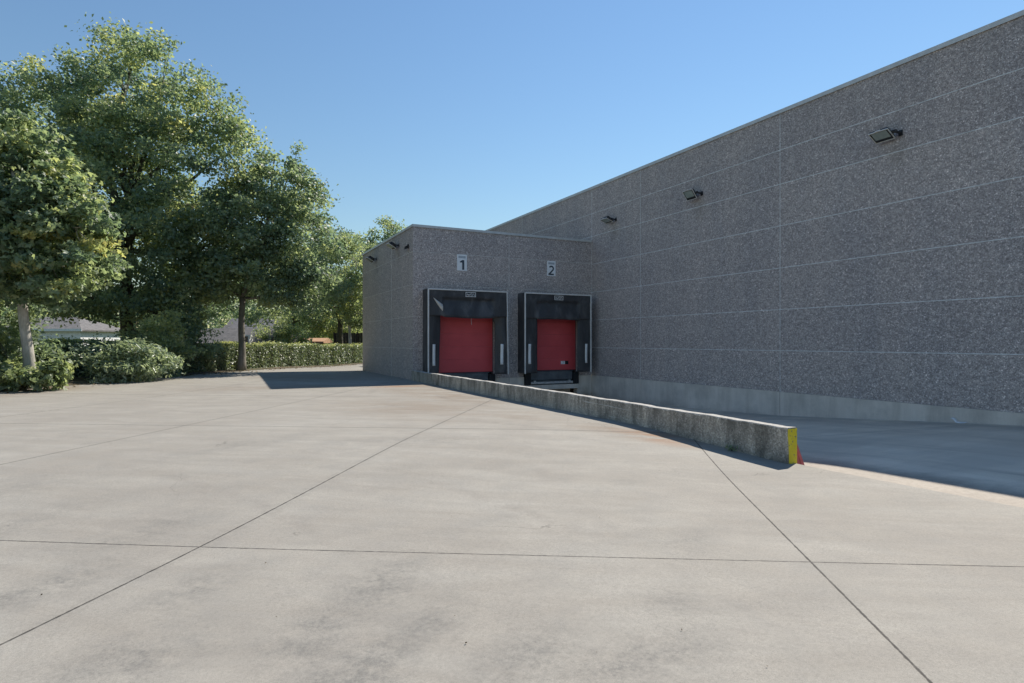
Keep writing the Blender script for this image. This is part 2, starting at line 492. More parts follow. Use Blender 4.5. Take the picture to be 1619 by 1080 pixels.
M['greywall'] = plain("grey_render", (0.32, 0.32, 0.31), 0.85)
M['window'] = plain("dark_window_glass", (0.02, 0.03, 0.045), 0.1)


def red_door_material():
    m = Mat("red_door_paint")
    v = m.noise(1.4, 5, 0.6)
    col = m.ramp(v, [(0.3, (0.60, 0.078, 0.090)), (0.7, (0.70, 0.098, 0.112))])
    z = m.sep(m.pos())[2]
    sc = m.noise(1.0, 7, 0.75, m.scaled(m.pos(), (2.0, 2.0, 14.0)), 0.3)
    col = m.mix(m.math('MULTIPLY', m.rng(sc, 0.60, 0.70), m.rng(z, 1.3, 0.3, 0.0, 0.35)), col, (0.30, 0.13, 0.12))
    return m.done(col, 0.45, spec=0.5)


def yellow_material():
    m = Mat("chipped_yellow_paint")
    v = m.noise(24, 6, 0.75)
    col = m.mix(m.rng(v, 0.56, 0.62), m.ramp(m.noise(6, 5, 0.6), [(0.3, (0.594, 0.495, 0.018)), (0.7, (0.702, 0.612, 0.036))]), (0.162, 0.153, 0.117))
    return m.done(col, 0.6, m.bump(v, 0.4, 0.004))


def glass_lamp():
    m = Mat("grey_green_lamp_glass")
    v = m.noise(7, 3)
    return m.done(m.ramp(v, [(0.3, (0.26, 0.31, 0.295)), (0.7, (0.36, 0.41, 0.395))]), 0.12)


M['red'] = red_door_material()
M['yellow'] = yellow_material()
M['lampglass'] = glass_lamp()
M['maple'] = leaf_material("maple_leaf", [(0.0, (0.122, 0.179, 0.120)), (0.45, (0.213, 0.277, 0.176)), (0.8, (0.335, 0.374, 0.189)), (1.0, (0.447, 0.424, 0.196))], 0.44)
M['oak'] = leaf_material("oak_leaf", [(0.0, (0.112, 0.169, 0.126)), (0.45, (0.213, 0.277, 0.176)), (0.8, (0.346, 0.386, 0.196)), (1.0, (0.447, 0.445, 0.210))], 0.46)
M['ash'] = leaf_material("broad_leaf", [(0.0, (0.118, 0.174, 0.133)), (0.5, (0.218, 0.282, 0.189)), (1.0, (0.368, 0.402, 0.210))], 0.46)
M['laurel'] = leaf_material("laurel_leaf", [(0.0, (0.16, 0.215, 0.15)), (0.5, (0.28, 0.345, 0.24)), (1.0, (0.42, 0.47, 0.35))], 0.28, 0.36)
M['lime'] = leaf_material("young_lime_leaf", [(0.0, (0.145, 0.196, 0.126)), (0.5, (0.257, 0.309, 0.176)), (1.0, (0.402, 0.424, 0.196))], 0.46)
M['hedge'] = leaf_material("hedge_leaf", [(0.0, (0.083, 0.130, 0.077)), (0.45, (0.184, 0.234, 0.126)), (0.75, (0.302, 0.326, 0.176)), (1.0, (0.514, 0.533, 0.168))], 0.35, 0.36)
M['litter'] = leaf_material("dry_leaf", [(0.0, (0.05, 0.038, 0.025)), (0.5, (0.14, 0.10, 0.06)), (1.0, (0.26, 0.19, 0.10))], 0.1, 0.8)


# ------------------------------------------------------------------ mesh helpers
class MB:
    def __init__(self):
        self.v, self.f, self.mi = [], [], []

    def face(self, pts, mi=0):
        b = len(self.v)
        self.v += [tuple(p) for p in pts]
        self.f.append(tuple(range(b, b + len(pts))))
        self.mi.append(mi)

    def box(self, x0, x1, y0, y1, z0, z1, mi=0):
        b = len(self.v)
        self.v += [(x0, y0, z0), (x1, y0, z0), (x1, y1, z0), (x0, y1, z0), (x0, y0, z1), (x1, y0, z1), (x1, y1, z1), (x0, y1, z1)]
        for q in ((0, 3, 2, 1), (4, 5, 6, 7), (0, 1, 5, 4), (1, 2, 6, 5), (2, 3, 7, 6), (3, 0, 4, 7)):
            self.f.append(tuple(b + i for i in q))
            self.mi.append(mi)
        return self

    def hexa(self, p, mi=0):
        """8 corners in box order"""
        b = len(self.v)
        self.v += [tuple(q) for q in p]
        for q in ((0, 3, 2, 1), (4, 5, 6, 7), (0, 1, 5, 4), (1, 2, 6, 5), (2, 3, 7, 6), (3, 0, 4, 7)):
            self.f.append(tuple(b + i for i in q))
            self.mi.append(mi)
        return self

    def prism(self, pts, d, mi=0):
        """polygon pts swept by vector d"""
        n = len(pts)
        b = len(self.v)
        d = Vector(d)
        self.v += [tuple(p) for p in pts] + [tuple(Vector(p) + d) for p in pts]
        self.f.append(tuple(b + i for i in reversed(range(n))))
        self.f.append(tuple(b + n + i for i in range(n)))
        self.mi += [mi, mi]
        for i in range(n):
            j = (i + 1) % n
            self.f.append((b + i, b + j, b + n + j, b + n + i))
            self.mi.append(mi)
        return self

    def grid(self, fn, nu, nv, mi=0):
        b = len(self.v)
        for i in range(nu + 1):
            for j in range(nv + 1):
                self.v.append(tuple(fn(i / nu, j / nv)))
        for i in range(nu):
            for j in range(nv):
                a = b + i * (nv + 1) + j
                self.f.append((a, a + nv + 1, a + nv + 2, a + 1))
                self.mi.append(mi)
        return self

    def tube(self, pts, rad, sides=6, mi=0):
        pts = [Vector(p) for p in pts]
        b0 = len(self.v)
        up = Vector((0.31, 0.17, 0.93))
        for k, p in enumerate(pts):
            t = (pts[min(k + 1, len(pts) - 1)] - pts[max(k - 1, 0)]).normalized()
            a = t.cross(up)
            if a.length < 1e-3:
                a = t.cross(Vector((1, 0, 0)))
            a.normalize()
            c = t.cross(a)
            r = rad[k] if not isinstance(rad, (int, float)) else rad
            for s in range(sides):
                th = 2 * math.pi * s / sides
                self.v.append(tuple(p + a * (r * math.cos(th)) + c * (r * math.sin(th))))
        for k in range(len(pts) - 1):
            for s in range(sides):
                s2 = (s + 1) % sides
                self.f.append((b0 + k * sides + s, b0 + k * sides + s2, b0 + (k + 1) * sides + s2, b0 + (k + 1) * sides + s))
                self.mi.append(mi)
        self.f.append(tuple(b0 + s for s in reversed(range(sides))))
        e = b0 + (len(pts) - 1) * sides
        self.f.append(tuple(e + s for s in range(sides)))
        self.mi += [mi, mi]
        return self

    def build(self, name, mats, parent=None, smooth=False, bevel=0.0, local=False):
        if not isinstance(mats, (list, tuple)):
            mats = [mats]
        me = bpy.data.meshes.new(name)
        off = Vector((0, 0, 0))
        if parent is not None and not local:
            p = parent
            while p is not None:
                off += p.location
                p = p.parent
        me.from_pydata([(x - off.x, y - off.y, z - off.z) for x, y, z in self.v], [], self.f)
        for m in mats:
            me.materials.append(m)
        me.polygons.foreach_set('material_index', self.mi)
        bm = bmesh.new()
        bm.from_mesh(me)
        bmesh.ops.recalc_face_normals(bm, faces=bm.faces)
        if bevel > 0:
            bmesh.ops.remove_doubles(bm, verts=bm.verts, dist=1e-5)
            es = [e for e in bm.edges if len(e.link_faces) == 2 and e.calc_face_angle(0) > 0.6]
            bmesh.ops.bevel(bm, geom=es, offset=bevel, segments=2, affect='EDGES', profile=0.6)
        bm.to_mesh(me)
        bm.free()
        if smooth:
            me.polygons.foreach_set('use_smooth', [True] * len(me.polygons))
        o = bpy.data.objects.new(name, me)
        COL.objects.link(o)
        if parent is not None:
            o.parent = parent
        return o


def tag(o, label=None, cat=None, group=None, kind=None):
    if label: o['label'] = label
    if cat: o['category'] = cat
    if group: o['group'] = group
    if kind: o['kind'] = kind
    return o


def thing(name, loc, label, cat, group=None, rz=0.0):
    o = bpy.data.objects.new(name, None)
    COL.objects.link(o)
    o.empty_display_size = 0.2
    o.location = loc
    o.rotation_euler = (0, 0, rz)
    return tag(o, label, cat, group)


def copy_tree(o, parent=None):
    c = o.copy()
    COL.objects.link(c)
    if parent is not None:
        c.parent = parent
    for ch in list(o.children):
        copy_tree(ch, c)
    return c


def sstep(t):
    t = max(0.0, min(1.0, t))
    return t * t * (3 - 2 * t)


# ------------------------------------------------------------------ the ground
def yard_z(x, y):
    z = -0.10 * sstep((9 - y) / 4.5) - 0.03 * sstep((8.5 - y) / 3.8) * sstep((x + 2) / 8.0)
    z += 0.12 * sstep((y - 17) / 10.0) * sstep((7 - x) / 5.5)
    return z


def ramp_z(y):
    ks = [(-25, -0.15), (1.5, -0.15), (3.2, -0.155), (5.0, -0.19), (6.1, -0.26), (9, -0.48), (11.9, -0.69), (15, -0.81), (18.2, -0.885), (21.6, -0.93)]
    for (a, za), (b, zb) in zip(ks, ks[1:]):
        if y <= b:
            t = max(0, (y - a) / (b - a))
            return za + (zb - za) * t
    return ks[-1][1]


def yard_edge(y):
    if y > 5.3: return 6.70
    return 6.70 + (5.3 - y) * 0.07


g = MB()
ys = [-20 + 0.0 + i * 1.0 for i in range(18)] + [-2 + i * 0.25 for i in range(96)] + [22 + i for i in range(24)]
xs = [i / 72 for i in range(73)]
b0 = len(g.v)
for y in ys:
    e = yard_edge(y)
    for u in xs:
        x = -26 + (e + 26) * (1 - (1 - u) ** 1.6)
        g.v.append((x, y, yard_z(x, y)))
nx = len(xs)
for j in range(len(ys) - 1):
    for i in range(nx - 1):
        a = b0 + j * nx + i
        g.f.append((a, a + 1, a + nx + 1, a + nx)); g.mi.append(0)
# slab edge towards the ramp
for j in range(len(ys) - 1):
    if ys[j] < 21:
        a = b0 + j * nx + nx - 1
        p, q = g.v[a], g.v[a + nx]
        g.face([p, q, (q[0], q[1], q[2] - 0.5), (p[0], p[1], p[2] - 0.5)])
g.box(6.70, 14.66, 29.85, 45.0, -0.3, 0.0)
tag(g.build('yard', M['yard'], smooth=False), kind='structure')

g = MB()
ry = [-25 + i for i in range(23)] + [-2 + i * 0.4 for i in range(60)]
ry = [y for y in ry if y < 21.5] + [21.5]
b0 = len(g.v)
for y in ry:
    for i in range(9):
        t = i / 8
        x = (yard_edge(y) - 0.02) * (1 - t) + 14.68 * t
        zc = 0.012 * math.sin(t * 5 + y * 0.4)
        g.v.append((x, y, ramp_z(y) + zc))
for j in range(len(ry) - 1):
    for i in range(8):
        a = b0 + j * 9 + i
        g.f.append((a, a + 1, a + 10, a + 9)); g.mi.append(0)
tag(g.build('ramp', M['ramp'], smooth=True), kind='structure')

g = MB()
B, i0, i1, j0, j1 = 900, -26, 14.9, -20, 45
for (x0, x1, y0, y1) in ((-B, B, j1, B), (-B, B, -B, j0), (-B, i0, j0, j1), (i1, B, j0, j1)):
    g.face([(x0, y0, -0.02), (x1, y0, -0.02), (x1, y1, -0.02), (x0, y1, -0.02)])
tag(g.build('ground', M['grass']), kind='structure')

# planted strip along the yard's far side
E0, ED = Vector((-5.35, 21.2)), Vector((0.623, 0.782))
EN = Vector((-0.782, 0.623))


def edge_pt(s, t):
    p = E0 + ED * s + EN * t
    return (p.x, p.y, yard_z(p.x, p.y))


g = MB()


def soil_pt(u, v):
    s = -22 + 56 * u
    t = 0.0 if v == 0 else 26 * v ** 1.8
    if v == 0:
        t = 0.10 * math.sin(s * 1.7) + 0.08 * math.sin(s * 4.1 + 1) + 0.05 * math.sin(s * 9.3)
    x, y, z = edge_pt(s, t)
    return (x, y, z + 0.012 + 0.05 * sstep(t / 0.8))


g.grid(soil_pt, 200, 14)
tag(g.build('planting_bed', M['soil'], smooth=True), kind='structure')

# ------------------------------------------------------------------ the big hall
XW = 14.64
hall = thing('warehouse', (XW, 10, 0), 'tall grey aggregate-panel warehouse filling the right side', 'warehouse')
w = MB()
w.box(XW, XW + 0.3, -9, 38, 0.0, 8.08)
for z in (1.187, 2.375, 3.578, 4.795, 6.0, 6.985):
    w.box(XW - 0.004, XW + 0.05, -9, 38, z - 0.0105, z + 0.0105, 1)
for y in (-7.0, -0.7, 5.6, 11.9, 18.2, 21.49, 28.0, 34.3):
    w.box(XW - 0.006, XW + 0.05, y - 0.008, y + 0.008, 0.0, 8.08, 1)
w.build('wall', [M['agg'], M['sealant']], hall)
w = MB()
w.box(XW + 0.3, 46, 37.7, 38, -0.02, 8.08)
w.box(XW + 0.3, 46, -9, -8.7, -0.02, 8.08)
w.box(46, 46.3, -9, 38, -0.02, 8.08)
w.build('outer_wall', M['agg'], hall)
w = MB()
w.box(XW + 0.3, 46, -8.7, 37.7, 7.6, 7.8)
w.build('roof', M['roof'], hall)
w = MB()
w.box(XW - 0.03, XW + 0.36, -9.03, 38.03, 8.083, 8.15)
w.box(XW - 0.034, XW - 0.026, -9.03, 38.03, 8.04, 8.12)
w.build('coping', M['coping'], hall)
w = MB()
w.box(45.9, 46.33, -9.03, 38.03, 8.083, 8.15)
w.build('coping', M['coping'], hall)
w = MB()
for (y0, y1) in ((-9, 5.594), (5.606, 11.894), (11.906, 18.194), (18.206, 21.5)):
    w.box(XW - 0.018, XW + 0.28, y0, y1, -1.6, -0.004)
w.build('plinth', M['plinth'], hall)

# ------------------------------------------------------------------ the low dock annex
AX0, AX1, AY0, AY1, AZ = 6.64, XW - 0.006, 21.5, 29.9, 5.77
annex = thing('dock_annex', (10.6, 21.5, 0), 'low grey loading annex with two red dock doors', 'annex')
D1 = (7.33, 9.98)
D2 = (11.30, 13.90)
SILL, DTOP = 0.25, 3.1
w = MB()
T = 0.28
w.box(AX0, D1[0], AY0, AY0 + T, 0.0, AZ)
w.box(D1[1], D2[0], AY0, AY0 + T, 0.0, AZ)
w.box(D2[1], AX1, AY0, AY0 + T, 0.0, AZ)
w.box(D1[0], D1[1], AY0, AY0 + T, DTOP, AZ)
w.box(D2[0], D2[1], AY0, AY0 + T, DTOP, AZ)
w.box(AX0, AX0 + T, AY0 + T, AY1, -0.2, AZ)
w.box(AX0 + T, AX1, AY1 - T, AY1, -0.2, AZ)
for z in (3.59, 4.82):
    w.box(AX0 - 0.004, AX1, AY0 - 0.004, AY0 + 0.05, z - 0.006, z + 0.006, 1)
for z in (1.19, 2.39):
    for (a, b) in ((AX0 - 0.004, D1[0]), (D1[1], D2[0]), (D2[1], AX1)):
        w.box(a, b, AY0 - 0.004, AY0 + 0.05, z - 0.006, z + 0.006, 1)
for z in (1.19, 2.39, 3.59, 4.82):
    w.box(AX0 - 0.004, AX0 + 0.05, AY0 + 0.06, AY1, z - 0.007, z + 0.007, 1)
w.box(10.64 - 0.008, 10.64 + 0.008, AY0 - 0.006, AY0 + 0.05, 0.0, AZ, 1)
w.box(AX0 - 0.006, AX0 + 0.05, 24.5 - 0.009, 24.5 + 0.009, 0.0, AZ, 1)
w.build('wall', [M['agg'], M['sealant_thin']], annex)
w = MB()
w.box(AX0 + T, AX1, AY0 + T, AY1 - T, 5.4, 5.55)
w.build('roof', M['roof'], annex)
w = MB()
w.box(AX0 - 0.03, AX1, AY0 - 0.03, AY0 + T + 0.03, AZ + 0.003, AZ + 0.065)
w.box(AX0 - 0.03, AX0 + T + 0.03, AY0 + T + 0.03, AY1 + 0.03, AZ + 0.003, AZ + 0.065)
w.box(AX0 - 0.034, AX1, AY0 - 0.034, AY0 - 0.027, AZ - 0.03, AZ + 0.04)
w.box(AX0 - 0.034, AX0 - 0.027, AY0 - 0.02, AY1 + 0.03, AZ - 0.03, AZ + 0.04)
w.build('coping', M['coping'], annex)
w = MB()
for (a, b) in ((AX0 + 0.2, D1[0] + 0.02), (D1[1] - 0.02, 10.632), (10.648, D2[0] + 0.02), (D2[1] - 0.02, AX1 - 0.02)):
    w.box(a, b, AY0 - 0.015, AY0 + 0.25, -1.5, -0.004)
for d in (D1, D2):      # ledge under the leveller and the hollow beneath it
    w.box(d[0] + 0.02, d[1] - 0.02, AY0 - 0.14, AY0 + 0.2, -0.53, -0.345)
    w.box(d[0] + 0.02, d[1] - 0.02, AY0 + 0.55, AY0 + 0.6, -1.5, -0.53)
w.build('plinth', M['plinth'], annex)
w = MB()
w.box(AX0 + T, AX1, AY0 + T, AY1 - T, 0.02, 0.20)
for d in (D1, D2):
    w.box(d[0] - 0.3, d[1] + 0.3, AY0 + 0.62, AY0 + 0.7, -1.5, 0.02)
w.build('dock_floor', M['dark'], annex)


def dock_door(d, sticker):
    mb = MB()
    z = SILL
    yb = AY0 + 0.10
    while z < DTOP + 0.3:
        mb.box(d[0] - 0.05, d[1] - 0.03, yb, yb + 0.05, z + 0.0015, z + 0.4985)
        mb.box(d[0] - 0.04, d[1] - 0.035, yb - 0.0025, yb + 0.02, z + 0.242, z + 0.25)
        z += 0.5
    door = mb.build('door', M['red'], annex, bevel=0.0015)
    s = MB()
    s.box(d[0] - 0.05, d[1] - 0.03, yb - 0.012, yb + 0.05, SILL - 0.045, SILL + 0.003)
    s.build('bottom_seal', M['rubber'], door)
    s = MB()
    s.box(d[1] - 0.03, d[1] - 0.002, yb - 0.02, yb + 0.08, SILL - 0.04, DTOP)
    s.build('guide_rail', M['guide'], annex)
    if sticker:
        s = MB()
        x0, z0 = 13.14, 0.49
        s.box(x0, x0 + 0.20, yb - 0.006, yb + 0.001, z0, z0 + 0.13)
        for k in range(3):
            s.box(x0 + 0.07 + 0.03 * (k % 2), x0 + 0.15, yb - 0.008, yb - 0.004, z0 + 0.028 + 0.03 * k, z0 + 0.045 + 0.03 * k, 1)
        s.build('sticker', [M['stripe'], M['signgrey']], door)
        s = MB()
        s.box(x0 + 0.205, x0 + 0.37, yb - 0.012, yb + 0.001, z0 - 0.005, z0 + 0.14)
        s.build('lock_plate', M['rubber'], door, bevel=0.004)


dock_door(D1, False)
dock_door(D2, True)

# ------------------------------------------------------------------ dock shelters
YF = 20.9
ZT = 3.40
ZB = 0.18


def logo_plate(x, zc, parent):
    mb = MB()
    y = YF - 0.035
    wd, h, t = 0.42, 0.18, 0.024
    mb.box(x - wd / 2, x + wd / 2, y, y + 0.03, zc - h / 2, zc + h / 2, 0)
    y2 = y - 0.003
    for (a, b, c, d) in ((-wd / 2, wd / 2, h / 2 - t, h / 2), (-wd / 2, wd / 2, -h / 2, -h / 2 + t), (-wd / 2, -wd / 2 + t, -h / 2 + t, h / 2 - t), (wd / 2 - t, wd / 2, -h / 2 + t, h / 2 - t), (0.035, 0.055, -h / 2 + t, h / 2 - t)):
        mb.box(x + a, x + b, y2, y2 + 0.01, zc + c, zc + d, 1)
    def stroke(pts, w=0.02):
        for (ax, az), (bx, bz) in zip(pts, pts[1:]):
            dv = Vector((bx - ax, bz - az)); n = Vector((-dv.y, dv.x)).normalized() * w / 2; dv = dv.normalized() * w * 0.3
            q = [(ax - dv.x + n.x, az - dv.y + n.y), (bx + dv.x + n.x, bz + dv.y + n.y), (bx + dv.x - n.x, bz + dv.y - n.y), (ax - dv.x - n.x, az - dv.y - n.y)]
            mb.prism([(x + u, y2, zc + v) for u, v in q], (0, 0.01, 0), 1)
    stroke([(-0.155, -0.035), (-0.145, 0.035), (-0.115, -0.005), (-0.10, -0.032)])
    stroke([(-0.09, 0.012), (-0.085, -0.03), (-0.05, -0.03), (-0.045, 0.012)])
    stroke([(-0.02, -0.03), (-0.01, 0.03), (0.012, 0.03)])
    stroke([(0.085, -0.04), (0.09, 0.025), (0.135, 0.025), (0.15, -0.04)])
    return mb.build('logo_plate', [M['rubber'], M['white_trim']], parent)


def shelter(x0, x1, label, torn):
    root = thing('dock_shelter', ((x0 + x1) / 2, AY0, ZB), label, 'dock shelter', 'dock shelters round the two red doors')
    t = 0.045
    mb = MB()
    mb.box(x0, x0 + t, YF + 0.03, AY0 - 0.002, ZB, ZT)
    mb.box(x1 - t, x1, YF + 0.03, AY0 - 0.002, ZB, ZT)
    mb.box(x0 + t, x1 - t, YF + 0.03, AY0 - 0.002, ZT - t, ZT)
    mb.build('hood', M['fabric'], root, bevel=0.006)
    wd = x1 - x0
    zb = 2.39
    # head curtain: upper band flat, the lower band slopes outwards to its free hem

    def head(u, v):
        x = x0 + 0.02 + (wd - 0.04) * u
        z = ZT - 0.02 - (ZT - 0.02 - zb) * v
        inner = sstep((u - 0.16) / 0.035) * sstep((0.84 - u) / 0.035)
        fold = sstep((v - 0.26) / 0.12)
        y = YF + 0.005 + inner * (0.10 * fold - 0.26 * max(0.0, v - 0.36))
        y += 0.012 * math.sin(u * 9 + v * 2 + x0) * fold + 0.006 * math.sin(u * 31 + x0 * 3) * v
        z += -0.05 * inner * (v > 0.98) + (0.016 * math.sin(u * 7 + x0) * v)
        return (x, y, z)
    mb = MB()
    mb.grid(head, 60, 22)
    o = mb.build('head_curtain', M['fabric'], root, smooth=True)
    so = o.modifiers.new('thick', 'SOLIDIFY'); so.thickness = 0.006; so.offset = 1
    for side in (-1, 1):
        mb = MB()

        def curt(u, v):
            z = ZT - 0.03 - (ZT - 0.03 - ZB) * v
            wide = 0.60
            bend = 0.05 * u * u
            if torn and side < 0:
                wide = 0.57 - 0.15 * v
                bend = 0.10 * u * u * (1 - v) + 0.05 * u * u
            if torn and side > 0:
                wide = 0.52 - 0.12 * sstep((v - 0.3) / 0.1) + 0.03 * v
                bend = 0.16 * u * u
            y = YF + 0.045 + bend + 0.014 * math.sin(u * 7 + v * 3 + x0) + 0.01 * math.sin(v * 17 + u * 2)
            xx = (x0 + 0.03 + wide * u) if side < 0 else (x1 - 0.03 - wide * u)
            return (xx, y, z)
        mb.grid(curt, 12, 36)
        o = mb.build('side_curtain', M['fabric'], root, smooth=True)
        so = o.modifiers.new('thick', 'SOLIDIFY'); so.thickness = 0.006; so.offset = 0
        # white guide stripe, laid on the curtain
        mb = MB()
        xa = (x0 + 0.19) if side < 0 else (x1 - 0.27)

        def strp(u, v):
            x = xa + 0.115 * u
            z = 1.35 - 0.80 * v
            vv = (ZT - 0.03 - z) / (ZT - 0.03 - ZB)
            wide = 0.60
            uu = ((x - x0 - 0.03) if side < 0 else (x1 - 0.03 - x)) / wide
            p = curt(max(0, min(1, uu)), vv)
            return (x, p[1] - 0.012, z)
        mb.grid(strp, 3, 10)
        s = mb.build('guide_stripe', M['stripe'], o, smooth=True)
        so = s.modifiers.new('thick', 'SOLIDIFY'); so.thickness = 0.004; so.offset = 0
    # pale piping round the front edge
    mb = MB()
    e = 0.04
    lean = 0.05 if torn else 0.0
    mb.box(x0 - 0.004, x0 + e, YF - 0.03, YF + 0.03, ZB - 0.02, ZT + 0.004)
    mb.box(x0 + e, x1 - e, YF - 0.03, YF + 0.03, ZT - e, ZT + 0.004)
    ze = 2.40
    mb.hexa([(x1 - e * 0.6 + lean, YF - 0.03, ZB - 0.02), (x1 + 0.004 + lean, YF - 0.03, ZB - 0.02), (x1 + 0.004 + lean, YF + 0.03, ZB - 0.02), (x1 - e * 0.6 + lean, YF + 0.03, ZB - 0.02),
             (x1 - e, YF - 0.03, ZT + 0.004), (x1 + 0.004, YF - 0.03, ZT + 0.004), (x1 + 0.004, YF + 0.03, ZT + 0.004), (x1 - e, YF + 0.03, ZT + 0.004)])
    mb.build('edge_piping', M['white_trim'], root, bevel=0.008)
    logo_plate((x0 + x1) / 2 + (0.06 if torn else -0.02), ZT - 0.17, root)
    if torn:
        mb = MB()

        def fold(u, v):
            # lifted pleat where side and head curtain meet; sheen painted as pale colour
            a = Vector((x0 + 0.20, YF - 0.03, 3.07)); b = Vector((x0 + 0.575, YF + 0.0, 2.83)); c = Vector((x0 + 0.575, YF + 0.04, 2.52))
            p = a * (1 - u) + (b * (1 - v) + c * v) * u
            p.y -= 0.07 * math.sin(v * math.pi) * u
            return p
        mb.grid(fold, 10, 8)
        o = mb.build('sheen_pleat', M['sheen_scrape'], root, smooth=True)
        so = o.modifiers.new('thick', 'SOLIDIFY'); so.thickness = 0.005; so.offset = 0
        mb = MB()
        mb.tube([(x0 + 1.74, YF + 0.0, 2.42), (x0 + 1.735, YF + 0.02, 2.25), (x0 + 1.74, YF + 0.02, 2.08)], 0.008, 6)
        mb.tube([(x0 + 1.74, YF + 0.0, 2.43), (x0 + 1.74, YF + 0.0, 2.39)], 0.022, 6)
        mb.build('pull_cord', M['galv'], root)
    return root


shelter(7.02, 10.27, 'black fabric dock shelter around the left red door below sign 1', True)
shelter(11.04, 14.20, 'black fabric dock shelter around the right red door below sign 2', False)


def leveller(d, label):
    cx = (d[0] + d[1]) / 2
    root = thing('dock_leveller', (cx, AY0, -0.34), label, 'dock leveller', 'dock levellers under the red doors')
    a, b = d[0] + 0.02, d[1] - 0.02
    mb = MB()
    mb.box(a + 0.26, b - 0.26, AY0 - 0.03, AY0 + 0.02, -0.14, 0.195)
    mb.box(a + 0.20, b - 0.20, AY0 - 0.02, AY0 + 0.6, 0.205, 0.228)
    mb.box(a + 0.26, b - 0.26, AY0 + 0.02, AY0 + 0.5, -0.342, -0.16)
    mb.build('lip_plate', M['steel'], root, bevel=0.004)
    mb = MB()
    mb.box(a + 0.27, b - 0.27, AY0 - 0.12, AY0 - 0.02, -0.30, -0.215)
    mb.box(a + 0.40, a + 0.50, AY0 - 0.13, AY0 - 0.05, -0.212, -0.16)
    mb.box(b - 0.50, b - 0.40, AY0 - 0.13, AY0 - 0.05, -0.212, -0.16)
    mb.build('lip_keeper', M['galv'], root, bevel=0.006)
    for x in (a, b - 0.25):
        mb = MB()
        mb.box(x, x + 0.25, AY0 - 0.16, AY0 - 0.017, -0.338, 0.17)
        mb.build('bumper', M['rubber'], root, bevel=0.015)


leveller(D1, 'grey steel dock leveller half hidden behind low wall, under left red door')
leveller(D2, 'grey steel dock leveller between black bumpers under right red door')


# ------------------------------------------------------------------ number signs
def stroke_glyph(mb, pts, wdt, x, y, z, th=0.006):
    """flat stroke with mitred joints"""
    n = len(pts)
    L, Rr = [], []
    for i in range(n):
        p = Vector(pts[i])
        d0 = (p - Vector(pts[i - 1])).normalized() if i > 0 else None
        d1 = (Vector(pts[i + 1]) - p).normalized() if i < n - 1 else None
        if d0 is None: d0 = d1
        if d1 is None: d1 = d0
        t = (d0 + d1).normalized()
        nn = Vector((-t.y, t.x))
        k = wdt / 2 / max(0.45, nn.dot(Vector((-d1.y, d1.x))))
        L.append(p + nn * k); Rr.append(p - nn * k)
    for i in range(n - 1):
        q = [L[i], L[i + 1], Rr[i + 1], Rr[i]]
        mb.prism([(x + a.x, y, z + a.y) for a in q], (0, th, 0))


def number_sign(x, z, which, label):
    root = thing('dock_number_sign', (x, AY0 - 0.012, z), label, 'number sign', 'number signs above the dock doors')
    mb = MB()
    mb.box(x - 0.205, x + 0.205, AY0 - 0.016, AY0 - 0.006, z - 0.315, z + 0.315)
    mb.build('sign_sheet', M['signwhite'], root, bevel=0.003)
    mb = MB()
    mb.box(x - 0.15, x + 0.15, AY0 - 0.0185, AY0 - 0.015, z + 0.17, z + 0.255)
    mb.build('faded_print', M['signgrey'], root)
    mb = MB()
    y = AY0 - 0.0215
    if which == 1:
        stroke_glyph(mb, [(0.048, 0.10), (0.048, -0.275)], 0.085, x, y, z)
        mb.prism([(x + 0.0055, y, z + 0.10), (x + 0.0055, y, z + 0.005), (x - 0.08, y, z + 0.0), (x - 0.095, y, z + 0.035)], (0, 0.006, 0))
    else:
        pts = []
        for k in range(9):
            a = R(150 - k * 23.5)
            pts.append((-0.005 + 0.098 * math.cos(a), -0.005 + 0.092 * math.sin(a) + 0.005))
        pts += [(-0.03, -0.165), (-0.115, -0.232)]
        stroke_glyph(mb, pts, 0.062, x, y, z)
        mb.box(x - 0.145, x + 0.115, y + 0.0004, y + 0.0062, z - 0.275, z - 0.212)
    mb.build('numeral', M['signblue'], root)


number_sign(8.60, 3.06 + 1.45, 1, 'white sign with dark number 1 on annex wall')
number_sign(12.61, 3.05 + 1.45, 2, 'white sign with dark number 2 on annex wall')


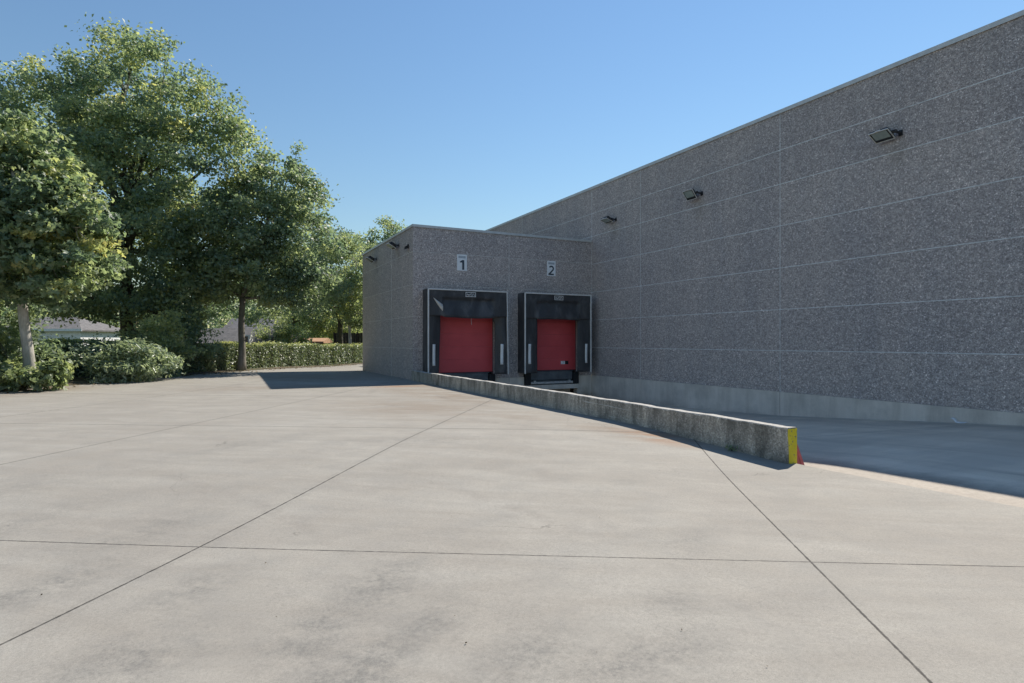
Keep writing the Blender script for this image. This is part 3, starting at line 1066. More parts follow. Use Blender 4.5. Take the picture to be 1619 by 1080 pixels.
# ------------------------------------------------------------------ floodlights (local: +y away from the wall)
def make_floodlight():
    root = thing('floodlight', (0, 0, 0), 'x', 'floodlight', 'floodlights on the grey walls')
    mb = MB()
    mb.box(-0.05, 0.05, 0.0, 0.018, -0.07, 0.07)
    mb.tube([(0, 0.01, 0), (0, 0.10, 0.0), (0, 0.24, 0.01)], 0.030, 8)
    mb.tube([(-0.035, 0.24, 0.01), (0.07, 0.24, 0.01)], 0.042, 10)
    mb.build('bracket', M['black_metal'], root, bevel=0.004, local=True)
    mb = MB()
    w2, h2 = 0.225, 0.175
    mb.box(-w2, w2, -0.02, 0.03, -h2, h2)
    mb.hexa([(-w2 * 0.62, -0.11, -h2 * 0.6), (w2 * 0.62, -0.11, -h2 * 0.6), (w2 * 0.95, -0.02, -h2 * 0.95), (-w2 * 0.95, -0.02, -h2 * 0.95),
             (-w2 * 0.62, -0.11, h2 * 0.6), (w2 * 0.62, -0.11, h2 * 0.6), (w2 * 0.95, -0.02, h2 * 0.95), (-w2 * 0.95, -0.02, h2 * 0.95)])
    for k in range(6):
        xx = -0.12 + 0.048 * k
        mb.box(xx - 0.004, xx + 0.004, -0.135, -0.09, -h2 * 0.55, h2 * 0.55)
    hs = mb.build('housing', M['black_metal'], root, bevel=0.004, local=True)
    hs.location = (0.29, 0.25, 0.0)
    mb = MB()
    t = 0.016
    w3, h3 = w2 + 0.008, h2 + 0.008
    mb.box(-w3, w3, 0.02, 0.045, h3 - t, h3)
    mb.box(-w3, w3, 0.02, 0.045, -h3, -h3 + t)
    mb.box(-w3, -w3 + t, 0.02, 0.045, -h3 + t, h3 - t)
    mb.box(w3 - t, w3, 0.02, 0.045, -h3 + t, h3 - t)
    mb.box(-0.06, 0.06, 0.015, 0.05, h3, h3 + 0.02)
    mb.build('rim', M['lamp_rim'], hs, bevel=0.003, local=True)
    mb = MB()
    mb.box(-0.175, 0.185, 0.028, 0.036, -0.085, 0.145)
    mb.build('glass', M['lampglass'], hs, local=True)
    return root


fl = make_floodlight()
FL = [((XW, 8.52, 6.42), 60, 'floodlight high on tall warehouse wall, the largest, toward the right edge'),
      ((XW, 14.98, 6.42), 38, 'floodlight on tall warehouse wall, its square glass facing outward, middle of the three'),
      ((XW, 19.75, 6.42), 68, 'floodlight on tall warehouse wall nearest the annex roof corner, tipped flat'),
      ((AX0, 23.35, 5.31), 60, 'black floodlight under annex side coping, beside the small sensor'),
      ((AX0, 27.0, 5.21), 60, 'black floodlight at far end of the annex side wall beside the trees')]
for i, (loc, tilt, lab) in enumerate(FL):
    o = fl if i == 0 else copy_tree(fl)
    o.location = loc
    o.rotation_euler = (0, 0, R(90))
    o['label'] = lab
    for ch in o.children:
        if ch.name.startswith('housing'):
            ch.rotation_euler = (R(-tilt), 0, 0)

sens = thing('motion_sensor', (AX0, 22.05, 5.06), 'small black motion sensor on annex side wall near its corner', 'sensor')
mb = MB()
mb.box(AX0 - 0.05, AX0 - 0.001, 22.0, 22.1, 5.0, 5.16)
mb.build('bracket', M['black_metal'], sens, bevel=0.006)
mb = MB()
mb.hexa([(AX0 - 0.16, 21.98, 4.95), (AX0 - 0.05, 21.98, 5.0), (AX0 - 0.05, 22.12, 5.0), (AX0 - 0.16, 22.12, 4.95),
         (AX0 - 0.14, 21.98, 5.07), (AX0 - 0.05, 21.98, 5.12), (AX0 - 0.05, 22.12, 5.12), (AX0 - 0.14, 22.12, 5.07)])
mb.build('sensor_head', M['rubber'], sens, bevel=0.01)

# ------------------------------------------------------------------ low wall along the ramp
LX0, LX1, LY0, LY1 = 6.575, 6.745, 5.23, 21.46
lw = thing('low_wall', (6.66, LY0, 0), 'long low weathered concrete wall with yellow end beside the ramp', 'low wall')


def wtop(y):
    chip = 0.004 * math.sin(y * 3.1) + 0.003 * math.sin(y * 7.7 + 1) + 0.0025 * math.sin(y * 17.3)
    return 0.366 - 0.022 * sstep((12 - y) / 7) + chip


mb = MB()
for (ya, yb) in ((LY0, 11.66), (11.668, LY1)):
    n = int((yb - ya) * 7)
    for k in range(n):
        y0 = ya + (yb - ya) * k / n
        y1 = ya + (yb - ya) * (k + 1) / n
        last0, last1 = (k == 0), (k == n - 1)
        z0, z1 = wtop(y0), wtop(y1)
        c0 = 0.010 + 0.012 * abs(math.sin(y0 * 5.3) * math.sin(y0 * 13.1 + 0.7)) ** 2
        c1 = 0.010 + 0.012 * abs(math.sin(y1 * 5.3) * math.sin(y1 * 13.1 + 0.7)) ** 2
        prof0 = [(LX0, -1.5), (LX1, -1.5), (LX1, z0 - c0), (LX1 - c0, z0), (LX0 + c0, z0), (LX0, z0 - c0)]
        prof1 = [(LX0, -1.5), (LX1, -1.5), (LX1, z1 - c1), (LX1 - c1, z1), (LX0 + c1, z1), (LX0, z1 - c1)]
        for i in range(6):
            j = (i + 1) % 6
            mb.face([(prof0[i][0], y0, prof0[i][1]), (prof0[j][0], y0, prof0[j][1]), (prof1[j][0], y1, prof1[j][1]), (prof1[i][0], y1, prof1[i][1])])
        if last0: mb.face([(x, y0, z) for x, z in reversed(prof0)])
        if last1: mb.face([(x, y1, z) for x, z in prof1])
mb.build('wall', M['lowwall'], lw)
mb = MB()
zt = wtop(LY0)
pts = [(LX1 - 0.002, -0.6), (LX1 - 0.002, zt - 0.014), (LX0 + 0.002, zt - 0.016), (LX0 + 0.0, zt - 0.10), (LX0 + 0.012, zt - 0.22), (LX0 + 0.02, zt - 0.36), (LX0 + 0.024, -0.6)]
mb.prism([(x, LY0 - 0.006, z) for x, z in pts], (0, 0.0055, 0))
mb.build('yellow_paint', M['yellow'], lw)
mb = MB()
for (ya, za, yb, zb) in ((9.95, 0.262, 9.2, 0.245), (9.2, 0.247, 8.5, 0.225), (9.9, 0.25, 9.6, 0.25)):
    mb.prism([(LX0 - 0.003, ya, za), (LX0 - 0.003, yb, zb), (LX0 - 0.003, yb, zb + 0.006), (LX0 - 0.003, ya, za + 0.010)], (0.004, 0, 0))
mb.build('scrape_mark', M['sheen_scrape'], lw)

gd = thing('corner_guard', (6.8, 5.35, -0.23), 'faded red sloping guard plate against the low wall\'s yellow end', 'guard')
mb = MB()
ya, yb = 5.27, 5.75
mb.prism([(LX1 + 0.003, ya, -0.7), (6.92, ya, -0.7), (6.92, ya, -0.26), (LX1 + 0.003, ya, 0.13)], (0, 0.02, 0))
mb.build('end_gusset', M['pinkred'], gd)
mb = MB()
mb.prism([(6.923, ya - 0.006, -0.7), (6.99, ya - 0.006, -0.7), (6.985, ya - 0.006, -0.26), (LX1 + 0.03, ya - 0.006, 0.17), (LX1 + 0.003, ya - 0.006, 0.165), (LX1 + 0.003, ya - 0.006, 0.132), (6.923, ya - 0.006, -0.26)], (0, 0.5, 0))
mb.build('sloping_plate', M['pinkred'], gd, bevel=0.004)

# paper scrap at the foot of the hall wall
sc = MB()


def scrap(u, v):
    return (14.45 + 0.10 * v, 7.35 - 0.28 * u, ramp_z(7.2) + 0.02 + 0.10 * (u - 0.6) ** 2 + 0.02 * v + (0.05 if u < 0.2 else 0))


sc.grid(scrap, 6, 2)
o = sc.build('paper_scrap', M['stripe'], smooth=True)
so = o.modifiers.new('thick', 'SOLIDIFY'); so.thickness = 0.004
tag(o, 'crumpled white scrap lying on the ramp at the warehouse plinth', 'litter')


# ------------------------------------------------------------------ foliage
def unit(a):
    return a / np.maximum(1e-9, np.linalg.norm(a, axis=-1, keepdims=True))


def leaf_object(name, P, Nrm, size, tint, mat, parent=None, lobed=False, slim=0.34):
    """many small folded leaves as one mesh"""
    n = len(P)
    Nrm = unit(Nrm)
    r = unit(rng.normal(size=(n, 3)))
    U = unit(r - Nrm * np.sum(r * Nrm, axis=1, keepdims=True))
    V = np.cross(Nrm, U)
    s = size[:, None]
    blades = [(0.0, 1.0)] if not lobed else [(0.0, 1.0), (1.0, 0.85), (-1.0, 0.85)]
    allv = []
    for (a, k) in blades:
        ca, sa = math.cos(a), math.sin(a)
        Ud = U * ca + V * sa
        Vd = -U * sa + V * ca
        base = P - U * s * 0.45
        L = s * k
        v0 = base
        v1 = base + Ud * L * 0.5 + Vd * L * slim + Nrm * L * 0.06
        v2 = base + Ud * L - Nrm * L * 0.10
        v3 = base + Ud * L * 0.5 - Vd * L * slim + Nrm * L * 0.06
        allv.append(np.stack([v0, v1, v2, v3], axis=1))
    A = np.concatenate(allv, axis=1)              # n, 4*blades, 3
    nb = len(blades)
    off = np.zeros(3)
    if parent is not None:
        off = np.array(parent.location)
    verts = (A.reshape(-1, 3) - off).astype(np.float32)
    q = np.arange(n * nb) * 4
    tris = np.stack([q, q + 1, q + 2, q, q + 2, q + 3], axis=1).reshape(-1).astype(np.int32)
    me = bpy.data.meshes.new(name)
    me.vertices.add(len(verts))
    me.vertices.foreach_set('co', verts.reshape(-1))
    me.loops.add(len(tris))
    me.loops.foreach_set('vertex_index', tris)
    nt = len(tris) // 3
    me.polygons.add(nt)
    me.polygons.foreach_set('loop_start', (np.arange(nt) * 3).astype(np.int32))
    me.update(calc_edges=True)
    at = me.attributes.new('tint', 'FLOAT', 'POINT')
    at.data.foreach_set('value', np.repeat(np.clip(tint, 0, 1), 4 * nb).astype(np.float32))
    me.materials.append(mat)
    o = bpy.data.objects.new(name, me)
    COL.objects.link(o)
    if parent is not None:
        o.parent = parent
    return o


def crown_clusters(lobes, n, rough=0.12, inner=0.35):
    """cluster centres spread over the outer part of a set of ellipsoidal lobes"""
    L = np.array([l[0] for l in lobes], float)
    Rr = np.array([l[1] for l in lobes], float)
    wgt = np.array([(r[0] * r[1] + r[1] * r[2] + r[0] * r[2]) for r in Rr])
    wgt /= wgt.sum()
    out, outn = [], []
    while len(out) < n:
        i = rng.choice(len(L), p=wgt)
        d = unit(rng.normal(size=3))
        k = (0.60 + 0.40 * rng.random() ** inner) if rng.random() > 0.07 else 1.0 + rough * rng.random()
        p = L[i] + d * Rr[i] * k
        q = np.sqrt((((p - L) / Rr) ** 2).sum(axis=1))
        q[i] = 9
        if q.min() < 0.62 and rng.random() < 0.62:
            continue
        out.append(p); outn.append(d)
    return np.array(out), np.array(outn)


def sprays(Cc, Dn, per, rad, size, up=0.5, outw=0.5, rnd=0.8, flat=0.5, tint0=0.38, tintv=0.22, sunward=None):
    """leaves of each cluster hung round its centre as a flattened spray"""
    n = len(Cc)
    m = n * per
    c = np.repeat(Cc, per, axis=0)
    d = np.repeat(Dn, per, axis=0)
    rr = np.repeat(rad * (0.7 + 0.6 * rng.random(n)), per)[:, None]
    g = rng.normal(size=(m, 3)) * np.array([0.38, 0.38, 0.42 * flat])
    along = (rng.random((m, 1)) - 0.45) * 1.0
    P = c + rr * (g + d * along * 0.8)
    P[:, 2] -= 0.12 * rr[:, 0] * rng.random(m)
    N = np.array([0, 0, up]) + d * outw + rng.normal(size=(m, 3)) * rnd
    t = np.repeat(tint0 + tintv * rng.normal(size=n), per) + 0.10 * rng.normal(size=m)
    s = size * (0.65 + 0.7 * rng.random(m))
    return P, N, s, t


def limb(mb, a, b, r0, r1, sag=0.15, n=6, sides=7):
    a, b = Vector(a), Vector(b)
    L = (b - a).length
    wob = Vector((random.uniform(-1, 1), random.uniform(-1, 1), 0)) * 0.06 * L
    pts, rad = [], []
    for k in range(n + 1):
        t = k / n
        p = a.lerp(b, t) + wob * math.sin(t * math.pi) + Vector((0, 0, -sag * L * math.sin(t * math.pi) * 0.5))
        p += Vector((random.uniform(-1, 1), random.uniform(-1, 1), random.uniform(-1, 1))) * 0.012 * L * (0 < k < n)
        pts.append(p); rad.append(r0 + (r1 - r0) * t ** 0.8)
    mb.tube(pts, rad, sides)
    return pts, rad


def tree(name, label, base, trunk_r, fork_z, lobes, n_clusters, per, rad, leaf, leafmat, bark, lean=(0, 0), group=None, lobed=False, slim=0.34, twigs=90, extra_low=0,
         tint0=0.38, tintv=0.25, flat=0.5, up=0.5, bumps=3):
    bx, by = base
    bz = yard_z(bx, by) - 0.05
    root = thing(name, (bx, by, bz), label, 'tree', group)
    mb = MB()
    top = Vector((bx + lean[0], by + lean[1], fork_z))
    cz = max(l[0][2] for l in lobes)
    pts, rr = [], []
    for k in range(9):
        t = k / 8
        flare = 1 + 0.55 * math.exp(-t * 9)
        pts.append((bx + lean[0] * t + 0.025 * math.sin(t * 7), by + lean[1] * t, bz + (fork_z - bz) * t))
        rr.append(trunk_r * flare * (1 - 0.22 * t))
    mb.tube(pts, rr, 12)
    nodes = []
    ctr = np.mean([l[0] for l in lobes], axis=0)
    # leader
    ld = Vector((ctr[0], ctr[1], cz + 0.2))
    p, q = limb(mb, top, ld, trunk_r * 0.72, trunk_r * 0.16, 0, 8, 9)
    nodes += list(zip(p[1:], q[1:]))
    for l in lobes:
        c = Vector(l[0])
        t = random.uniform(0.05, 0.55)
        a = top.lerp(ld, t) if c.z > fork_z + 1.0 else top
        p, q = limb(mb, a, c, trunk_r * 0.42, trunk_r * 0.12, 0.2, 6, 7)
        nodes += list(zip(p[2:], q[2:]))
    extra = []
    for (c_, r_) in lobes:
        for _ in range(bumps):
            d_ = Vector((random.gauss(0, 1), random.gauss(0, 1), random.gauss(0.25, 0.8))).normalized()
            k_ = random.uniform(0.26, 0.42)
            extra.append(((c_[0] + d_.x * r_[0] * 0.95, c_[1] + d_.y * r_[1] * 0.95, c_[2] + d_.z * r_[2] * 0.95), (r_[0] * k_, r_[1] * k_, r_[2] * k_ * 1.15)))
    Cc, Dn = crown_clusters(list(lobes) + extra, n_clusters)
    idx = rng.choice(len(Cc), min(twigs, len(Cc)), replace=False)
    npos = np.array([tuple(a) for a, _ in nodes])
    for i in idx:
        j = int(np.argmin(((npos - Cc[i]) ** 2).sum(axis=1) + rng.random(len(npos)) * 1.5))
        limb(mb, nodes[j][0], Cc[i], max(0.014, nodes[j][1] * 0.45), 0.006, 0.12, 4, 5)
    mb.build('trunk', bark, root, smooth=True)
    P, N, s, t = sprays(Cc, Dn, per, rad, leaf, tint0=tint0, tintv=tintv, flat=flat, up=up)
    leaf_object('crown', P, N, s, t, leafmat, root, lobed, slim)
    return root


def lob(x, d, zc, rx, rd, rz):
    """lobe given in metres right of / ahead of the camera and above its eye"""
    p = W(x, d)
    return ((p[0], p[1], zc + EYE), (rx * 0.8 + rd * 0.2, rx * 0.2 + rd * 0.8, rz))


Q = True
# near maple on the left
tree('maple_tree', 'near maple with pale trunk and large leaves, leftmost in the row', W(-14.25, 17.6), 0.15, 3.55,
     [lob(-14.9, 17.4, 3.6, 1.9, 1.9, 1.4), lob(-13.5, 17.4, 3.2, 1.3, 1.5, 1.1), lob(-16.4, 17.2, 3.9, 1.9, 2.0, 1.6), lob(-15.2, 17.2, 4.9, 1.4, 1.5, 1.0), lob(-14.0, 17.2, 4.4, 1.0, 1.2, 0.8), lob(-13.5, 17.4, 5.0, 0.7, 0.9, 0.6), lob(-14.8, 17.4, 6.0, 0.9, 1.0, 0.7), lob(-16.0, 17.4, 5.9, 1.0, 1.0, 0.8), lob(-12.4, 17.2, 3.3, 0.6, 0.8, 0.45), lob(-12.7, 17.2, 4.0, 0.5, 0.6, 0.4),
      lob(-12.9, 16.9, 2.2, 1.0, 1.2, 0.7), lob(-14.4, 16.5, 2.2, 1.4, 1.3, 0.7), lob(-16.9, 16.6, 2.2, 1.6, 1.5, 1.0), lob(-13.7, 18.2, 2.3, 1.2, 1.3, 0.8), lob(-15.6, 16.7, 2.0, 1.2, 1.3, 0.7), lob(-13.2, 16.7, 1.5, 0.7, 0.9, 0.45)],
     760, 60, 0.46, 0.125, M['maple'], M['bark_pale'], lean=(-0.22, -0.08), lobed=True, twigs=120, tint0=0.42, flat=0.42, slim=0.3)

# the big oak behind
tree('oak_tree', 'tallest dense oak with a broad rounded crown behind the bushes', W(-16.9, 26.2), 0.34, 3.6,
     [lob(-17.3, 26.8, 10.2, 3.0, 3.0, 2.8), lob(-17.5, 26.6, 12.2, 1.7, 1.8, 1.6), lob(-15.6, 26.6, 11.7, 1.8, 1.8, 1.6), lob(-17.8, 25.6, 9.0, 1.7, 1.5, 1.4), lob(-16.2, 25.8, 9.4, 1.4, 1.4, 1.2), lob(-16.4, 27.6, 3.6, 2.6, 1.8, 2.0), lob(-15.2, 27.4, 5.4, 2.2, 2.0, 1.8), lob(-14.4, 26.6, 9.9, 1.9, 2.2, 1.9), lob(-13.2, 26.6, 8.2, 1.9, 2.2, 1.9),
      lob(-12.9, 26.4, 6.2, 2.0, 2.2, 1.9), lob(-15.0, 26.0, 7.2, 2.6, 2.6, 2.4), lob(-20.3, 26.8, 9.9, 2.4, 2.6, 2.2), lob(-22.0, 26.8, 8.0, 2.5, 2.6, 2.4), lob(-22.4, 26.6, 5.4, 2.5, 2.4, 2.2),
      lob(-17.8, 25.4, 7.0, 3.2, 2.6, 2.6), lob(-13.4, 26.6, 4.4, 2.2, 2.2, 1.8), lob(-16.6, 25.0, 4.4, 3.0, 2.2, 1.8), lob(-19.9, 25.4, 4.2, 2.6, 2.2, 1.8),
      lob(-16.9, 25.6, 2.3, 3.6, 2.2, 1.1), lob(-15.0, 25.4, 1.2, 1.8, 1.4, 0.9), lob(-19.2, 25.4, 2.1, 1.8, 1.5, 0.8), lob(-16.0, 25.2, 1.5, 1.3, 1.2, 0.6), lob(-13.6, 26.6, 2.6, 1.8, 1.8, 1.2)],
     1350, 84, 0.66, 0.15, M['oak'], M['bark_dark'], twigs=150, tint0=0.40, flat=0.55)

# the tree on the edge of the yard
tree('ash_tree', 'mid-size tree with straight grey trunk standing before the clipped hedge', W(-12.25, 26.9), 0.155, 3.45,
     [lob(-11.4, 27.0, 5.4, 2.0, 2.1, 1.9), lob(-10.5, 26.9, 6.9, 1.2, 1.3, 1.3), lob(-9.9, 27.0, 8.2, 0.45, 0.5, 0.7), lob(-9.6, 27.0, 5.9, 1.3, 1.4, 1.3), lob(-12.3, 26.6, 4.4, 1.9, 2.0, 1.6), lob(-9.5, 27.0, 4.3, 1.5, 1.7, 1.5), lob(-9.0, 27.2, 2.9, 1.3, 1.5, 1.0),
      lob(-11.4, 26.4, 3.3, 2.0, 1.8, 1.0), lob(-13.2, 26.8, 2.9, 1.5, 1.6, 1.0), lob(-10.4, 26.6, 2.4, 1.4, 1.4, 0.8)],
     520, 84, 0.58, 0.145, M['ash'], M['bark_grey'], lean=(0.05, 0.1), twigs=130, tint0=0.40)

# trees further back
tree('oak_tree', 'tall tree behind the near maple at the left edge', W(-26.0, 31.5), 0.3, 3.5,
     [lob(-26.5, 31.5, 9.8, 3.0, 3, 2.6), lob(-24.5, 31.5, 11.0, 2.4, 2.4, 2.2), lob(-28.5, 31, 8.0, 3, 3, 2.6), lob(-25, 30.6, 6.4, 3.2, 2.6, 2.6), lob(-27.5, 30.4, 4.0, 3, 2.4, 2.0), lob(-24, 31, 3.2, 3, 2.4, 1.6)],
     420, 80, 0.8, 0.17, M['oak'], M['bark_dark'], twigs=60, tint0=0.36)
tree('broadleaf_tree', 'dark trunked tree behind the hedge beside the annex', W(-13.0, 45.0), 0.24, 2.9,
     [lob(-13.4, 45, 5.2, 2.4, 2.4, 2.2), lob(-14.4, 44.6, 3.4, 2.2, 2.2, 1.6), lob(-12.2, 44.6, 3.4, 2.2, 2.2, 1.7), lob(-13.2, 45, 7.0, 1.6, 1.8, 1.6), lob(-15.2, 45, 6.2, 1.6, 1.8, 1.6)],
     300, 60, 0.75, 0.17, M['ash'], M['bark_dark'], twigs=60, tint0=0.36)
tree('broadleaf_tree', 'slim pale-trunked young tree behind the hedge close to the annex corner', W(-11.45, 42.0), 0.11, 4.2,
     [lob(-11.0, 42, 5.4, 1.5, 1.5, 1.8), lob(-11.8, 41.6, 3.8, 1.5, 1.4, 1.3), lob(-10.4, 42, 3.4, 1.4, 1.4, 1.4), lob(-10.6, 42, 1.9, 1.2, 1.2, 0.8)],
     190, 60, 0.6, 0.16, M['lime'], M['bark_pale'], twigs=50, tint0=0.42)
tree('broadleaf_tree', 'tree whose top rises above the annex side coping', W(-11.0, 52.0), 0.22, 4.0,
     [lob(-11.0, 52, 9.2, 1.5, 1.5, 1.3), lob(-12.2, 52, 7.6, 1.6, 1.8, 1.5), lob(-10.2, 52, 7.4, 1.8, 1.8, 1.6), lob(-11.2, 51.6, 5.4, 2.6, 2.2, 2.2), lob(-9.9, 52, 9.6, 0.6, 0.6, 0.7)],
     200, 60, 0.75, 0.19, M['ash'], M['bark_dark'], twigs=60, tint0=0.44)
tree('broadleaf_tree', 'distant bushy tree seen below the ash crown', W(-21.0, 57.0), 0.22, 2.6,
     [lob(-21, 57, 3.8, 3.2, 2.6, 2.4), lob(-23.5, 57, 3.4, 2.6, 2.4, 1.9), lob(-18.6, 57, 3.6, 2.4, 2.2, 2.1), lob(-21.4, 57, 6.0, 2.4, 2.2, 1.9)],
     200, 50, 0.95, 0.24, M['lime'], M['bark_dark'], twigs=40, tint0=0.3)
tree('broadleaf_tree', 'distant yellow-green bushy tree over the orange roof', W(-16.5, 56.0), 0.18, 1.9,
     [lob(-16.6, 56, 2.0, 2.0, 1.8, 1.4), lob(-18.0, 56, 1.4, 1.4, 1.6, 1.0), lob(-15.2, 56, 1.3, 1.5, 1.6, 1.0)],
     130, 55, 0.7, 0.2, M['lime'], M['bark_dark'], twigs=40, tint0=0.6)
tree('broadleaf_tree', 'distant dark tree behind the oak, left of the grey roof', W(-30.5, 58.0), 0.26, 3.0,
     [lob(-30, 58, 5.2, 3.4, 3, 2.6), lob(-33, 58, 4.6, 3.0, 3, 2.4), lob(-27.5, 58, 5.6, 2.6, 2.6, 2.4)],
     200, 50, 1.0, 0.26, M['oak'], M['bark_dark'], twigs=40, tint0=0.3)


# a belt of trees on the far side of the gardens
for k, (px_, d, hgt, r_) in enumerate(((-0.90, 74, 8.0, 4.2), (-0.80, 82, 8.5, 4.6), (-0.72, 76, 6.5, 3.6), (-0.64, 84, 8.0, 4.4), (-0.565, 78, 6.8, 3.8), (-0.49, 86, 7.6, 4.2),
                                       (-0.43, 80, 6.0, 3.2), (-0.375, 88, 7.0, 3.8), (-0.325, 82, 6.4, 3.4), (-0.275, 90, 7.4, 4.0))):
    X_ = px_ * d
    tree('broadleaf_tree', 'distant tree of the far belt behind the garden roofs', W(X_, d), 0.22, 1.6,
         [lob(X_, d, hgt * 0.55 - EYE, r_, r_ * 0.8, hgt * 0.42), lob(X_ - r_ * 0.7, d, hgt * 0.38 - EYE, r_ * 0.8, r_ * 0.7, hgt * 0.36), lob(X_ + r_ * 0.7, d, hgt * 0.42 - EYE, r_ * 0.8, r_ * 0.7, hgt * 0.38)],
         150, 42, 1.15, 0.34, M['oak'] if k % 2 else M['ash'], M['bark_dark'], twigs=14, tint0=0.34 + 0.06 * (k % 3), group='far belt of trees behind the garden roofs')


# bushes
def bush(name, label, x, d, lobes, n, per, rad, leaf, mat, cat='bush', stems=7, tint0=0.42, tintv=0.18, slim=0.3, lobed=False, group=None, up=0.5, bark=None):
    bx, by = W(x, d)
    z = yard_z(bx, by)
    root = thing(name, (bx, by, z), label, cat, group)
    LL = []
    for (dx, dd, h, rx, rd, rz) in lobes:
        p = W(x + dx, d + dd)
        LL.append(((p[0], p[1], z + h), (rx, rd, rz)))
    for (c_, r_) in list(LL):
        for _ in range(3):
            d_ = Vector((random.gauss(0, 1), random.gauss(0, 1), random.gauss(0.5, 0.8))).normalized()
            k_ = random.uniform(0.28, 0.5)
            LL.append(((c_[0] + d_.x * r_[0], c_[1] + d_.y * r_[1], c_[2] + d_.z * r_[2]), (r_[0] * k_, r_[1] * k_, r_[2] * k_)))
    Cc, Dn = crown_clusters(LL, n, 0.18)
    Cc[:, 2] = np.maximum(Cc[:, 2], z + 0.06)
    mb = MB()
    for k in range(stems):
        c = Cc[rng.integers(len(Cc))]
        limb(mb, (bx + random.uniform(-.15, .15), by + random.uniform(-.15, .15), z - 0.05), c, 0.022, 0.006, -0.1, 5, 5)
    mb.build('stems', bark or M['bark_dark'], root, smooth=True)
    P, N, s, t = sprays(Cc, Dn, per, rad, leaf, tint0=tint0, tintv=tintv, up=up)
    P[:, 2] = np.maximum(P[:, 2], z + 0.03)
    leaf_object('foliage', P, N, s, t, mat, root, lobed, slim)
    return root


bush('maple_sprout', 'pale broad-leaved bush sprouting round the near maple trunk', -13.9, 17.0,
     [(0.1, -0.2, 0.35, 0.6, 0.6, 0.28), (-0.7, 0, 0.38, 0.6, 0.7, 0.32), (0.55, 0.1, 0.45, 0.4, 0.5, 0.32), (-1.5, 0.2, 0.75, 0.7, 0.8, 0.7)], 130, 26, 0.30, 0.13, M['lime'], lobed=True, tint0=0.3, tintv=0.25)
bush('leafy_bush', 'dark leafy bush at the left edge behind the near maple', -16.2, 18.2,
     [(0, 0, 1.2, 1.2, 1.0, 1.1), (0.9, 0.4, 0.8, 0.9, 0.9, 0.8), (-1.2, 0, 1.0, 1.2, 1.0, 1.1), (-0.4, 0.5, 2.2, 1.2, 1.0, 0.8)], 150, 50, 0.5, 0.14, M['ash'], tint0=0.35)
bush('laurel_bush', 'broad glossy pale laurel bush beside the near maple', -13.3, 20.4,
     [(0, 0, 0.62, 0.7, 0.7, 0.55), (-1.0, -0.1, 0.85, 0.55, 0.6, 0.42), (0.8, 0.3, 0.6, 0.7, 0.7, 0.5), (0.2, 0.1, 1.0, 0.5, 0.6, 0.4), (0.3, -0.35, 0.3, 0.9, 0.5, 0.28), (-0.5, -0.2, 0.35, 0.5, 0.4, 0.3)],
     190, 27, 0.34, 0.18, M['laurel'], slim=0.17, tint0=0.5, tintv=0.25)
bush('spindly_bush', 'spindly yellow-green bush on a bare stem left of the grey trunk', -13.3, 22.6,
     [(0, 0, 1.5, 0.6, 0.6, 0.7), (0.25, 0.1, 1.0, 0.6, 0.5, 0.5), (-0.35, 0, 0.8, 0.5, 0.5, 0.5), (0.1, 0, 2.1, 0.45, 0.45, 0.5)], 90, 40, 0.36, 0.12, M['lime'], stems=4, tint0=0.5, bark=M['bark_grey'])
bush('leafy_bush', 'low dark bush between the laurel and the spindly bush', -14.0, 22.0,
     [(0, 0, 0.6, 0.9, 0.7, 0.5), (0.7, 0, 0.45, 0.7, 0.6, 0.45), (-0.7, 0.2, 0.7, 0.7, 0.7, 0.6)], 90, 46, 0.4, 0.11, M['ash'], tint0=0.3)
bush('leafy_bush', 'dark bush against the hedge just left of the grey trunk', -13.6, 24.6,
     [(0, 0, 0.9, 0.9, 0.7, 0.75), (-0.9, 0, 1.1, 0.8, 0.7, 0.7), (0.5, 0.3, 1.3, 0.7, 0.6, 0.6), (-0.3, 0.4, 1.7, 0.8, 0.6, 0.5)], 120, 50, 0.42, 0.11, M['ash'], tint0=0.36)
bush('leafy_bush', 'arching bush beneath the oak showing dark gaps', -16.6, 24.2,
     [(0, 0, 0.6, 1.0, 0.8, 0.5), (-1.2, 0, 0.6, 0.9, 0.8, 0.45), (1.1, 0, 0.8, 0.9, 0.8, 0.6)], 90, 50, 0.5, 0.12, M['oak'], tint0=0.3)

bush('leafy_bush', 'light green shrub behind the hedge just right of the grey trunk', -18.4, 46.0,
     [(0, 0, 1.5, 1.1, 1.0, 1.2), (-0.8, 0, 1.0, 0.8, 0.8, 0.9), (0.7, 0, 2.3, 0.7, 0.8, 0.8)], 110, 44, 0.5, 0.15, M['lime'], tint0=0.45, tintv=0.25)
bush('leafy_bush', 'yellow-green shrub behind the hedge, left of the orange roofed shed', -16.6, 45.0,
     [(0, 0, 1.5, 0.9, 0.9, 0.9), (0.6, 0, 1.0, 0.7, 0.7, 0.7), (-0.4, 0, 2.1, 0.5, 0.6, 0.6)], 90, 44, 0.45, 0.15, M['lime'], tint0=0.6, tintv=0.25)
wx, wy = 6.52, 6.1
wz = yard_z(wx, wy)
wk = 0.55
wd = thing('weed', (wx, wy, wz), 'small green weed growing at the foot of the low wall', 'weed')
Pn = np.stack([wx - 0.05 * rng.random(40), wy + 0.045 * rng.normal(size=40), wz + 0.015 + 0.075 * rng.random(40) ** 1.5], axis=1)
leaf_object('leaves', Pn, rng.normal(size=(40, 3)) + np.array([-0.5, 0, 0.6]), 0.022 + 0.02 * rng.random(40), 0.3 + 0.3 * rng.random(40), M['ash'], wd)
mb = MB()
for k in range(5):
    mb.tube([(wx, wy, wz - 0.02), (wx - 0.02 * random.random(), wy + random.uniform(-.04, .04), wz + 0.06)], 0.003, 4)
mb.build('stalks', M['bark_dark'], wd)


